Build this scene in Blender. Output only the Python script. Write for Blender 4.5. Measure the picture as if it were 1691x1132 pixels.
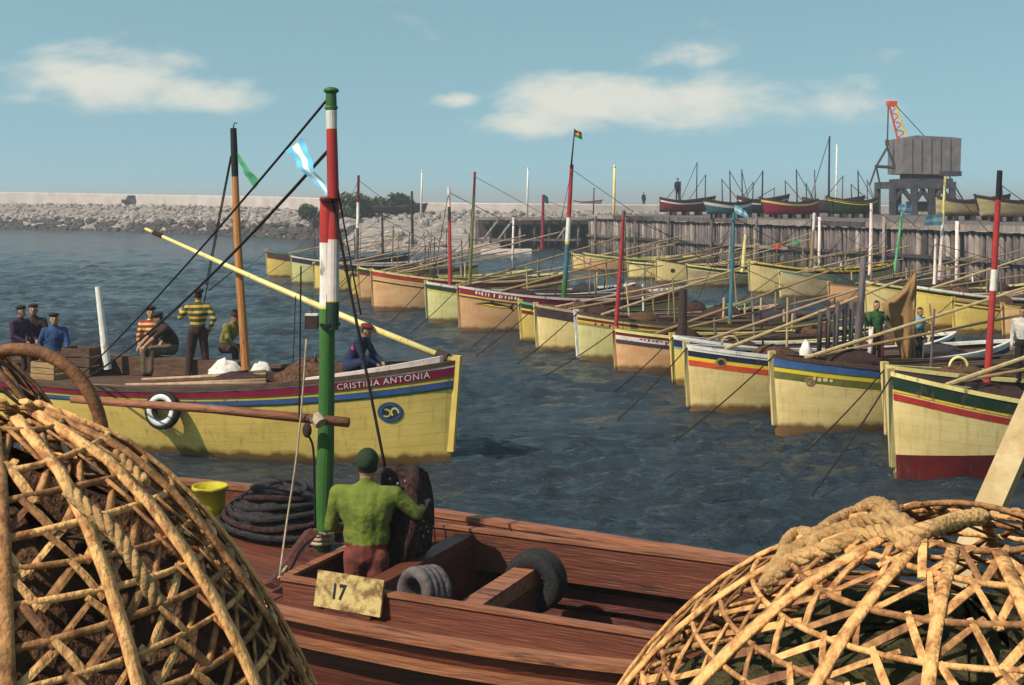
import bpy, bmesh, math, random
import numpy as np
from mathutils import Vector, Matrix, noise as mnoise
random.seed(7)
R = math.radians
PI = math.pi
for o in list(bpy.data.objects): bpy.data.objects.remove(o)
SC = bpy.context.scene
COL = SC.collection

# ------------------------------------------------------------------ camera
F, CX, HY, CH = 2040.0, 845.5, 330.0, 4.4          # focal (px of a 1691 wide frame), centre, horizon row, eye height
cam_d = bpy.data.cameras.new('camera'); cam = bpy.data.objects.new('camera', cam_d); COL.objects.link(cam)
cam.location = (0, 0, CH); cam.rotation_euler = (R(90), 0, 0)
cam_d.sensor_width = 36; cam_d.lens = 36 * F / 1691; cam_d.shift_y = -(566 - HY) / 1691
cam_d.clip_start = 0.05; cam_d.clip_end = 9000
SC.camera = cam

# ------------------------------------------------------------------ world, sun, exposure
SUN_EL, SUN_AZ = R(46), R(-128)     # azimuth measured from +Y towards +X: behind the camera, to the left
W = bpy.data.worlds.new('World'); SC.world = W; W.use_nodes = True
def build_world():
    nt = W.node_tree; n = nt.nodes; l = nt.links; n.clear()
    out = n.new('ShaderNodeOutputWorld'); bg = n.new('ShaderNodeBackground'); bg.inputs['Strength'].default_value = 0.1
    sky = n.new('ShaderNodeTexSky'); sky.sky_type = 'NISHITA'; sky.sun_disc = False
    sky.sun_elevation = SUN_EL; sky.sun_rotation = SUN_AZ; sky.air_density = 1.0; sky.dust_density = 0.15; sky.ozone_density = 2.6
    tc = n.new('ShaderNodeTexCoord')
    up = n.new('ShaderNodeVectorMath'); up.operation = 'ADD'; l.new(tc.outputs['Generated'], up.inputs[0]); up.inputs[1].default_value = (0, 0, .34)
    nr = n.new('ShaderNodeVectorMath'); nr.operation = 'NORMALIZE'; l.new(up.outputs[0], nr.inputs[0]); l.new(nr.outputs[0], sky.inputs['Vector'])
    def mth(op, a, b=None, c=None):
        m = n.new('ShaderNodeMath'); m.operation = op
        for i, v in enumerate((a, b, c)):
            if v is None: continue
            if isinstance(v, (int, float)): m.inputs[i].default_value = v
            else: l.new(v, m.inputs[i])
        return m.outputs[0]
    mp = n.new('ShaderNodeMapping'); mp.inputs['Scale'].default_value = (1, 1, 2.3); l.new(tc.outputs['Generated'], mp.inputs['Vector'])
    nz = n.new('ShaderNodeTexNoise'); nz.inputs['Scale'].default_value = 9.5; nz.inputs['Detail'].default_value = 8; nz.inputs['Roughness'].default_value = 0.58
    nz.inputs['Distortion'].default_value = 0.25
    l.new(mp.outputs[0], nz.inputs['Vector'])
    total = None
    banks = [(175, 132, 185, 78, .42), (330, 158, 170, 42, .40), (760, 165, 60, 20, .34), (1110, 165, 380, 66, .42),
             (900, 208, 200, 36, .38), (1100, 98, 130, 34, .36), (1330, 180, 190, 46, .36), (1100, 200, 160, 36, .28)]
    for px, py, a, b, w in banks:
        d = Vector(((px - CX) / F, 1, (HY - py) / F)).normalized()
        s = n.new('ShaderNodeVectorMath'); s.operation = 'SUBTRACT'; l.new(tc.outputs['Generated'], s.inputs[0]); s.inputs[1].default_value = d
        k = n.new('ShaderNodeVectorMath'); k.operation = 'MULTIPLY'; l.new(s.outputs[0], k.inputs[0]); k.inputs[1].default_value = (F / a, 2.5, F / b)
        ln = n.new('ShaderNodeVectorMath'); ln.operation = 'LENGTH'; l.new(k.outputs[0], ln.inputs[0])
        mr = n.new('ShaderNodeMapRange'); mr.interpolation_type = 'SMOOTHSTEP'
        l.new(ln.outputs['Value'], mr.inputs['Value'])
        mr.inputs['From Min'].default_value = 1.35; mr.inputs['From Max'].default_value = 0.0
        mr.inputs['To Min'].default_value = 0; mr.inputs['To Max'].default_value = w
        total = mr.outputs[0] if total is None else mth('MAXIMUM', total, mr.outputs[0])
    dens = mth('ADD', nz.outputs['Fac'], total)
    cm = n.new('ShaderNodeMapRange'); cm.interpolation_type = 'SMOOTHSTEP'; l.new(dens, cm.inputs['Value'])
    cm.inputs['From Min'].default_value = 0.62; cm.inputs['From Max'].default_value = 0.95
    cm.inputs['To Min'].default_value = 0.0; cm.inputs['To Max'].default_value = 0.85
    tint = n.new('ShaderNodeMix'); tint.data_type = 'RGBA'; tint.blend_type = 'MULTIPLY'; tint.inputs[0].default_value = 1
    l.new(sky.outputs[0], tint.inputs[6]); tint.inputs[7].default_value = (1.56, 1.60, 1.06, 1)
    mx = n.new('ShaderNodeMix'); mx.data_type = 'RGBA'; l.new(cm.outputs[0], mx.inputs[0]); l.new(tint.outputs[2], mx.inputs[6])
    mx.inputs[7].default_value = (5.7, 5.5, 4.7, 1)
    l.new(mx.outputs[2], bg.inputs['Color']); l.new(bg.outputs[0], out.inputs[0])
build_world()
sd = bpy.data.lights.new('sun', 'SUN'); sd.energy = 3.8; sd.angle = R(0.53); sd.color = (1, 0.90, 0.76)
sun = bpy.data.objects.new('sun', sd); COL.objects.link(sun)
sdir = Vector((math.sin(SUN_AZ) * math.cos(SUN_EL), math.cos(SUN_AZ) * math.cos(SUN_EL), math.sin(SUN_EL)))
sun.rotation_euler = sdir.to_track_quat('Z', 'Y').to_euler(); sun.location = (-20, -20, 30)
SC.view_settings.view_transform = 'Standard'; SC.view_settings.look = 'None'; SC.view_settings.gamma = 1
SC.view_settings.use_curve_mapping = False; SC.view_settings.exposure = 0.58

def at(px, py, Y):           # a point of the place at distance Y along the view
    return Vector(((px - CX) / F * Y, Y, CH - (py - HY) / F * Y))

# ------------------------------------------------------------------ materials
def s2l(c): return tuple((x / 12.92 if x <= .04045 else ((x + .055) / 1.055) ** 2.4) for x in c)
def rgb(r, g, b): return s2l((r / 255, g / 255, b / 255))
MATS = {}
def mat(name, c1, c2=None, scale=6.0, stretch=(1, 1, 1), rough=0.7, bump=0.15, bscale=None, detail=5, lo=.35, hi=.65, spec=0.3, bdist=.01):
    m = bpy.data.materials.new(name); m.use_nodes = True; nt = m.node_tree; n = nt.nodes; l = nt.links
    b = n['Principled BSDF']; b.inputs['Roughness'].default_value = rough; b.inputs['Specular IOR Level'].default_value = spec
    if c2 is None: c2 = tuple(x * .72 for x in c1)
    tc = n.new('ShaderNodeTexCoord'); mp = n.new('ShaderNodeMapping'); mp.inputs['Scale'].default_value = stretch
    oi = n.new('ShaderNodeObjectInfo')
    ad = n.new('ShaderNodeVectorMath'); ad.operation = 'ADD'
    ml = n.new('ShaderNodeVectorMath'); ml.operation = 'SCALE'; ml.inputs[0].default_value = (37, 17, 23); l.new(oi.outputs['Random'], ml.inputs['Scale'])
    l.new(tc.outputs['Object'], ad.inputs[0]); l.new(ml.outputs[0], ad.inputs[1]); l.new(ad.outputs[0], mp.inputs['Vector'])
    nz = n.new('ShaderNodeTexNoise'); nz.inputs['Scale'].default_value = scale; nz.inputs['Detail'].default_value = detail; nz.inputs['Roughness'].default_value = .62
    l.new(mp.outputs[0], nz.inputs['Vector'])
    cr = n.new('ShaderNodeValToRGB'); cr.color_ramp.elements[0].position = lo; cr.color_ramp.elements[1].position = hi
    cr.color_ramp.elements[0].color = (*c2, 1); cr.color_ramp.elements[1].color = (*c1, 1)
    l.new(nz.outputs['Fac'], cr.inputs[0])
    hv = n.new('ShaderNodeHueSaturation'); l.new(cr.outputs[0], hv.inputs['Color'])
    mr = n.new('ShaderNodeMapRange'); l.new(oi.outputs['Random'], mr.inputs['Value']); mr.inputs['To Min'].default_value = .85; mr.inputs['To Max'].default_value = 1.12
    l.new(mr.outputs[0], hv.inputs['Value']); l.new(hv.outputs[0], b.inputs['Base Color'])
    if bump:
        bz = n.new('ShaderNodeTexNoise'); bz.inputs['Scale'].default_value = bscale or scale * 3; bz.inputs['Detail'].default_value = 6
        l.new(mp.outputs[0], bz.inputs['Vector'])
        bp = n.new('ShaderNodeBump'); bp.inputs['Strength'].default_value = bump * 3; bp.inputs['Distance'].default_value = bdist
        l.new(bz.outputs['Fac'], bp.inputs['Height']); l.new(bp.outputs[0], b.inputs['Normal'])
    MATS[name] = m
    return m

def hull_mat(name, c, c2, stain=(.13, .06, .02), seams=11):
    """painted planking: faint plank seams from the UV girth, blotchy paint, a brown scum line along the water"""
    m = mat(name, c, c2, 1.6, (1, 1, 2.2), .55, 0.05, 14, lo=.3, hi=.62)
    nt = m.node_tree; n = nt.nodes; l = nt.links; b = n['Principled BSDF']
    tc = n.new('ShaderNodeTexCoord'); sx = n.new('ShaderNodeSeparateXYZ'); l.new(tc.outputs['Object'], sx.inputs[0])
    nz = n.new('ShaderNodeTexNoise'); nz.inputs['Scale'].default_value = 3.5; nz.inputs['Detail'].default_value = 6
    mp = n.new('ShaderNodeMapping'); mp.inputs['Scale'].default_value = (1, 1, .5); l.new(tc.outputs['Object'], mp.inputs[0]); l.new(mp.outputs[0], nz.inputs['Vector'])
    ad = n.new('ShaderNodeMath'); ad.operation = 'MULTIPLY_ADD'; l.new(nz.outputs['Fac'], ad.inputs[0]); ad.inputs[1].default_value = -.26; l.new(sx.outputs['Z'], ad.inputs[2])
    mr = n.new('ShaderNodeMapRange'); l.new(ad.outputs[0], mr.inputs['Value']); mr.inputs['From Min'].default_value = -.10; mr.inputs['From Max'].default_value = -.005
    mr.inputs['To Min'].default_value = .92; mr.inputs['To Max'].default_value = 0
    # long drip streaks
    mp2 = n.new('ShaderNodeMapping'); mp2.inputs['Scale'].default_value = (9, 9, .7); l.new(tc.outputs['Object'], mp2.inputs[0])
    nz2 = n.new('ShaderNodeTexNoise'); nz2.inputs['Scale'].default_value = 1.5; nz2.inputs['Detail'].default_value = 5; l.new(mp2.outputs[0], nz2.inputs['Vector'])
    mr2 = n.new('ShaderNodeMapRange'); l.new(nz2.outputs['Fac'], mr2.inputs['Value']); mr2.inputs['From Min'].default_value = .55; mr2.inputs['From Max'].default_value = .8
    mr2.inputs['To Min'].default_value = 0; mr2.inputs['To Max'].default_value = .42
    mxx = n.new('ShaderNodeMath'); mxx.operation = 'MAXIMUM'; l.new(mr.outputs[0], mxx.inputs[0]); l.new(mr2.outputs[0], mxx.inputs[1])
    old = b.inputs['Base Color'].links[0].from_socket
    mx = n.new('ShaderNodeMix'); mx.data_type = 'RGBA'; l.new(mxx.outputs[0], mx.inputs[0]); l.new(old, mx.inputs[6]); mx.inputs[7].default_value = (*stain, 1)
    # plank seams
    uv = n.new('ShaderNodeUVMap'); su = n.new('ShaderNodeSeparateXYZ'); l.new(uv.outputs[0], su.inputs[0])
    fr = n.new('ShaderNodeMath'); fr.operation = 'MULTIPLY'; l.new(su.outputs['Y'], fr.inputs[0]); fr.inputs[1].default_value = seams
    fc = n.new('ShaderNodeMath'); fc.operation = 'FRACT'; l.new(fr.outputs[0], fc.inputs[0])
    sr = n.new('ShaderNodeMapRange'); l.new(fc.outputs[0], sr.inputs['Value']); sr.inputs['From Min'].default_value = 0; sr.inputs['From Max'].default_value = .1
    sm = n.new('ShaderNodeMix'); sm.data_type = 'RGBA'; sm.blend_type = 'MULTIPLY'
    iv = n.new('ShaderNodeMapRange'); l.new(sr.outputs[0], iv.inputs['Value']); iv.inputs['To Min'].default_value = .09; iv.inputs['To Max'].default_value = 0
    l.new(iv.outputs[0], sm.inputs[0]); l.new(mx.outputs[2], sm.inputs[6]); sm.inputs[7].default_value = (.45, .36, .25, 1)
    l.new(sm.outputs[2], b.inputs['Base Color'])
    bp = n.new('ShaderNodeBump'); bp.inputs['Strength'].default_value = .25; bp.inputs['Distance'].default_value = .005
    l.new(sr.outputs[0], bp.inputs['Height']); l.new(b.inputs['Normal'].links[0].from_socket, bp.inputs['Normal']); l.new(bp.outputs[0], b.inputs['Normal'])
    return m

def add_wear(m, thr=.64, col=(.10, .065, .045), scale=9, stretch=(1, 1, .35)):
    nt = m.node_tree; n = nt.nodes; l = nt.links; b = n['Principled BSDF']; tc = n.new('ShaderNodeTexCoord'); mp = n.new('ShaderNodeMapping'); mp.inputs['Scale'].default_value = stretch
    l.new(tc.outputs['Object'], mp.inputs[0]); nz = n.new('ShaderNodeTexNoise'); nz.inputs['Scale'].default_value = scale; nz.inputs['Detail'].default_value = 8; nz.inputs['Roughness'].default_value = .68; l.new(mp.outputs[0], nz.inputs['Vector'])
    mr = n.new('ShaderNodeMapRange'); l.new(nz.outputs['Fac'], mr.inputs['Value']); mr.inputs['From Min'].default_value = thr - .05; mr.inputs['From Max'].default_value = thr + .04; mr.inputs['To Max'].default_value = .8
    mx = n.new('ShaderNodeMix'); mx.data_type = 'RGBA'; l.new(mr.outputs[0], mx.inputs[0]); l.new(b.inputs['Base Color'].links[0].from_socket, mx.inputs[6]); mx.inputs[7].default_value = (*col, 1); l.new(mx.outputs[2], b.inputs['Base Color'])
YEL = hull_mat('hull_yellow', (.66, .475, .125), (.55, .38, .09))
CRE = hull_mat('hull_cream', (.70, .54, .235), (.58, .42, .16))
SAL = hull_mat('hull_salmon', (.62, .36, .17), (.52, .26, .11))
LIM = hull_mat('hull_pale_yellow', (.60, .55, .24), (.47, .42, .16))
OLD = hull_mat('hull_worn_ochre', (.42, .33, .17), (.27, .19, .10))
PURP = mat('old_purple_paint', (.075, .045, .05), (.035, .022, .025), 3, rough=.8)
REDB = mat('red_paint', (.42, .035, .028), (.30, .02, .02), 3, rough=.5)
ORED = mat('orange_red_paint', (.62, .075, .025), (.5, .05, .02), 3, rough=.5)
CRIM = mat('crimson_paint', (.28, .015, .045), (.2, .01, .03), 3, rough=.5)
DRED = mat('dark_red_paint', (.16, .014, .012), (.09, .01, .01), 3, rough=.55)
BLUE = mat('blue_paint', (.055, .12, .30), (.035, .08, .2), 3, rough=.5)
NAVY = mat('navy_paint', (.015, .025, .06), (.01, .014, .03), 3, rough=.5)
LBLU = mat('light_blue_paint', (.16, .42, .55), (.12, .34, .46), 3, rough=.5)
TEAL = mat('teal_paint', (.05, .16, .19), (.03, .10, .12), 3, rough=.5)
GREE = mat('green_paint', (.055, .16, .035), (.03, .10, .02), 3, (1, 1, .3), rough=.5)
DGRE = mat('dark_green_paint', (.02, .05, .025), (.01, .028, .015), 3, rough=.5)
OLIV = mat('olive_paint', (.15, .16, .035), (.10, .11, .02), 3, rough=.5)
YELL = mat('bright_yellow_paint', (.72, .50, .045), (.6, .4, .03), 3, rough=.5)
PYEL = mat('pale_yellow_paint', (.74, .62, .24), (.62, .48, .16), 3, (1, 1, 1), rough=.5)
WHIT = mat('white_paint', (.78, .74, .66), (.60, .55, .48), 4, rough=.6)
PINK = mat('pinkish_white_paint', (.76, .62, .56), (.62, .48, .42), 4, rough=.6)
ORAN = mat('orange_varnish', (.56, .24, .07), (.42, .15, .04), 5, (4, 4, .4), rough=.5)
BLAC = mat('black_paint', (.014, .012, .013), (.008, .007, .008), 4, rough=.6)
LGRN = mat('light_green_paint', (.12, .36, .16), (.08, .27, .11), 4, rough=.5)
WOOD = mat('spar_wood', (.36, .24, .11), (.22, .13, .055), 5, (.8, 8, 8), rough=.7)
PWOD = mat('pale_spar_wood', (.50, .38, .20), (.36, .24, .11), 5, (2, 2, 2), rough=.7)
PNKW = mat('pinkish_spar_wood', (.46, .30, .20), (.32, .19, .12), 5, rough=.7)
BRWN = mat('brown_deck_wood', (.115, .062, .036), (.055, .028, .017), 4, (.8, 7, 4), rough=.8, bump=.3)
DBRN = mat('dark_brown_wood', (.055, .03, .02), (.022, .012, .009), 4, (1, 5, 5), rough=.85, bump=.3)
MAHO = mat('red_brown_planks', (.165, .046, .023), (.092, .025, .013), 3.2, (.4, 6, 6), rough=.5, bump=.3, spec=.45)
MAHL = mat('worn_red_brown_edge', (.32, .125, .058), (.17, .058, .028), 3.2, (.6, 6, 6), rough=.55, bump=.3)
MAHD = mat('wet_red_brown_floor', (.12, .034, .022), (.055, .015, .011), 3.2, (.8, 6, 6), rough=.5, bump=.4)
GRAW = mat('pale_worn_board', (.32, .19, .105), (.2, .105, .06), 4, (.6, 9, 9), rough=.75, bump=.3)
RUBB = mat('black_rubber', (.02, .018, .018), (.01, .009, .009), 20, rough=.8, bump=.3)
RUBG = mat('dusty_rubber', (.15, .12, .12), (.06, .045, .045), 9, rough=.85, bump=.4)
NETD = mat('dark_net', (.085, .035, .028), (.014, .007, .007), 24, rough=.95, bump=1.0, bscale=90)
NETP = mat('purple_net', (.060, .048, .052), (.014, .011, .014), 22, (1, 1, 2.5), rough=.95, bump=1.0, bscale=60)
NETG = mat('olive_net', (.10, .082, .025), (.022, .02, .007), 26, rough=.95, bump=1.0, bscale=70)
NETO = mat('ochre_net', (.46, .26, .105), (.28, .145, .058), 40, (1, 1, 1), rough=.95, bump=.8, bscale=90)
NETB = mat('brown_net', (.15, .072, .036), (.04, .018, .01), 16, rough=.95, bump=1.0, bscale=60)
ROPE = mat('tan_rope', (.50, .30, .125), (.30, .16, .06), 22, rough=.9, bump=.4)
ROPD = mat('dark_tarred_rope', (.02, .017, .016), (.01, .009, .009), 20, rough=.9, bump=0)
ROPL = mat('pale_rope', (.46, .37, .25), (.3, .22, .14), 20, rough=.9, bump=0)
WICK = mat('peeled_willow', (.72, .385, .14), (.30, .12, .038), 11, (3, 3, 1.2), rough=.75, bump=.5, bdist=.005, lo=.36, hi=.56)
WIC2 = mat('peeled_willow_brown', (.46, .22, .08), (.15, .06, .022), 12, (3, 3, 2), rough=.75, bump=.35, bdist=.004)
WIC3 = mat('brown_withy', (.26, .115, .05), (.12, .045, .022), 9, (3, 3, 3), rough=.75, bump=.35, bdist=.004)
STON = mat('pale_stone', (.42, .36, .32), (.18, .145, .13), 1.2, rough=.9, bump=.6, bdist=.1)
DSTO = mat('dark_wet_stone', (.09, .07, .065), (.03, .024, .024), 1.2, rough=.8, bump=.6, bdist=.1)
SAND = mat('mole_rubble_ground', (.40, .33, .28), (.15, .115, .10), .55, rough=.95, bump=.6, bdist=.2)
CONC = mat('mole_parapet_concrete', (.50, .43, .39), (.38, .32, .29), .5, rough=.9, bump=.3)
QUAY = mat('quay_ground', (.07, .06, .035), (.02, .022, .01), 7, rough=.95, bump=.8)
PILE = mat('weathered_pile_wood', (.17, .135, .128), (.055, .042, .042), 2, (3, 3, .5), rough=.9, bump=.4)
PILL = mat('pale_pile_wood', (.30, .25, .22), (.16, .12, .105), 2, (3, 3, .5), rough=.9, bump=.4)
PILD = mat('dark_pile_wood', (.075, .058, .058), (.025, .019, .02), 2, (3, 3, .5), rough=.9, bump=.4)
STEL = mat('grey_crane_plate', (.20, .175, .17), (.13, .11, .11), 1.6, rough=.7, bump=.1)
DSTL = mat('dark_crane_steel', (.07, .065, .075), (.035, .03, .036), 1.6, rough=.7, bump=.1)
BARK = mat('bush_bark', (.06, .045, .03), None, 6, rough=.9)
LEAF = mat('bush_leaf', (.035, .045, .012), (.012, .018, .006), .9, rough=.7, bump=0)
LEA2 = mat('bush_leaf_light', (.13, .15, .03), (.06, .08, .016), .9, rough=.7, bump=0)
SKIN = mat('skin', (.40, .21, .125), (.32, .15, .085), 8, rough=.55, bump=.05)
HAIR = mat('dark_hair', (.018, .012, .009), None, 30, rough=.8)
SHOE = mat('dark_shoes', (.02, .014, .012), None, 10, rough=.6)
EYE = mat('eye', (.012, .01, .01), None, 10, rough=.4)
WEED = mat('quay_weed', (.10, .14, .03), (.04, .06, .012), 6, rough=.8, bump=0)

for m_ in (REDB, ORED, CRIM, DRED, BLUE, NAVY, TEAL, GREE, DGRE, OLIV, YELL, PYEL, WHIT, PINK, ORAN, LGRN): add_wear(m_, .62)
for m_ in (MAHO, MAHL, MAHD): add_wear(m_, .62, (.035, .014, .010), 2.4, (.5, 3, 3)); add_wear(m_, .69, (.33, .18, .11), 6, (.25, 7, 7))
for m_ in (YEL, CRE, SAL, LIM, OLD): add_wear(m_, .70, (.20, .12, .05), 5, (1, 1, 1))
# ------------------------------------------------------------------ mesh builder
class MB:
    def __init__(s): s.v = []; s.f = []; s.m = []; s.uv = None
    def add(s, vs, fs, mi=0):
        o = len(s.v); s.v += [tuple(p) for p in vs]
        for f in fs: s.f.append(tuple(i + o for i in f)); s.m.append(mi)
        return s
    def box(s, c, size, M=None, mi=0):
        hx, hy, hz = (x / 2 for x in size); c = Vector(c)
        P = [Vector((x * hx, y * hy, z * hz)) for x in (-1, 1) for y in (-1, 1) for z in (-1, 1)]
        if M is not None: P = [M @ p for p in P]
        return s.add([p + c for p in P], [(0, 1, 3, 2), (4, 6, 7, 5), (0, 4, 5, 1), (2, 3, 7, 6), (0, 2, 6, 4), (1, 5, 7, 3)], mi)
    def loft(s, rings, closed=True, caps=True, mi=0):
        n = len(rings[0]); vs = [p for r in rings for p in r]; fs = []
        for i in range(len(rings) - 1):
            for j in range(n if closed else n - 1):
                a = i * n + j; b = i * n + (j + 1) % n
                fs.append((a, b, b + n, a + n))
        if caps and closed: fs.append(tuple(range(n))[::-1]); fs.append(tuple((len(rings) - 1) * n + j for j in range(n)))
        return s.add(vs, fs, mi)
    def tube(s, pts, rad, n=8, mi=0, caps=True, flat=1.0, up=None):
        pts = [Vector(p) for p in pts]; k = len(pts)
        if isinstance(rad, (int, float)): rad = [rad] * k
        rings = []; prev = None
        for i in range(k):
            t = (pts[min(i + 1, k - 1)] - pts[max(i - 1, 0)]).normalized()
            if prev is None:
                ref = Vector(up) if up is not None else (Vector((0, 0, 1)) if abs(t.z) < .9 else Vector((1, 0, 0)))
                a = (ref - t * ref.dot(t)).normalized()
            else:
                ref = Vector(up) if up is not None and abs(t.dot(Vector(up))) < .98 else prev
                a = (ref - t * ref.dot(t)).normalized()
            prev = a; b = t.cross(a)
            rings.append([pts[i] + (a * math.cos(2 * PI * j / n) * flat + b * math.sin(2 * PI * j / n)) * rad[i] for j in range(n)])
        return s.loft(rings, True, caps, mi)
    def ell(s, c, r, M=None, nu=12, nv=8, mi=0):
        c = Vector(c); rings = []
        for i in range(1, nv):
            th = PI * i / nv
            ring = [Vector((r[0] * math.sin(th) * math.cos(2 * PI * j / nu), r[1] * math.sin(th) * math.sin(2 * PI * j / nu), r[2] * math.cos(th))) for j in range(nu)]
            rings.append([(M @ p if M else p) + c for p in ring])
        vs = [p for q in rings for p in q]; tp = Vector((0, 0, r[2])); bt = -tp
        if M: tp = M @ tp; bt = M @ bt
        vs += [tp + c, bt + c]; N = len(vs); fs = []
        for i in range(len(rings) - 1):
            for j in range(nu): fs.append((i * nu + j, (i + 1) * nu + j, (i + 1) * nu + (j + 1) % nu, i * nu + (j + 1) % nu))
        for j in range(nu):
            fs.append((N - 2, j, (j + 1) % nu)); q = (len(rings) - 1) * nu; fs.append((N - 1, q + (j + 1) % nu, q + j))
        return s.add(vs, fs, mi)
    def build(s, name, mats, parent=None, smooth=False, uv=None):
        me = bpy.data.meshes.new(name); me.from_pydata(s.v, [], s.f)
        if not isinstance(mats, (list, tuple)): mats = [mats]
        for m in mats: me.materials.append(m)
        if len(mats) > 1: me.polygons.foreach_set('material_index', s.m)
        if smooth: me.polygons.foreach_set('use_smooth', [True] * len(me.polygons))
        if s.uv is not None:
            ly = me.uv_layers.new(name='UVMap'); idx = np.empty(len(me.loops), dtype=np.int32); me.loops.foreach_get('vertex_index', idx)
            ly.data.foreach_set('uv', np.asarray(s.uv, dtype=np.float32)[idx].ravel())
        me.update()
        bm = bmesh.new(); bm.from_mesh(me); bmesh.ops.recalc_face_normals(bm, faces=bm.faces); bm.to_mesh(me); bm.free()
        o = bpy.data.objects.new(name, me); COL.objects.link(o)
        if parent is not None: o.parent = parent
        return o

def tag(o, label, cat, group=None):
    o['label'] = label; o['category'] = cat
    if group: o['group'] = group
    return o
def struct(o): o['kind'] = 'structure'; return o
def stuff(o): o['kind'] = 'stuff'; return o
def empty(name, loc, rz=0):
    e = bpy.data.objects.new(name, None); e.location = loc; e.rotation_euler = (0, 0, rz); e.empty_display_size = .2; COL.objects.link(e)
    e['_m'] = 0; del e['_m']
    return e
def mloc(loc, rz): return Matrix.Translation(Vector(loc)) @ Matrix.Rotation(rz, 4, 'Z')
def catenary(a, b, sag, n=14):
    a, b = Vector(a), Vector(b); return [a.lerp(b, i / n) - Vector((0, 0, 4 * sag * (i / n) * (1 - i / n))) for i in range(n + 1)]
def rope(name, a, b, sag, r, m, label, group=None, cat='rope', n=14):
    o = MB().tube(catenary(a, b, sag, n), r, 6).build(name, m, None, True); return tag(o, label, cat, group)
def poly_path(pts, per=6):
    """Catmull-Rom through points"""
    P = [Vector(p) for p in pts]; P = [2 * P[0] - P[1]] + P + [2 * P[-1] - P[-2]]; out = []
    for i in range(1, len(P) - 2):
        for k in range(per):
            t = k / per; a, b, c, d = P[i - 1:i + 3]
            out.append(.5 * ((2 * b) + (c - a) * t + (2 * a - 5 * b + 4 * c - d) * t * t + (3 * b - a - 3 * c + d) * t ** 3))
    out.append(P[-2]); return out

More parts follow.
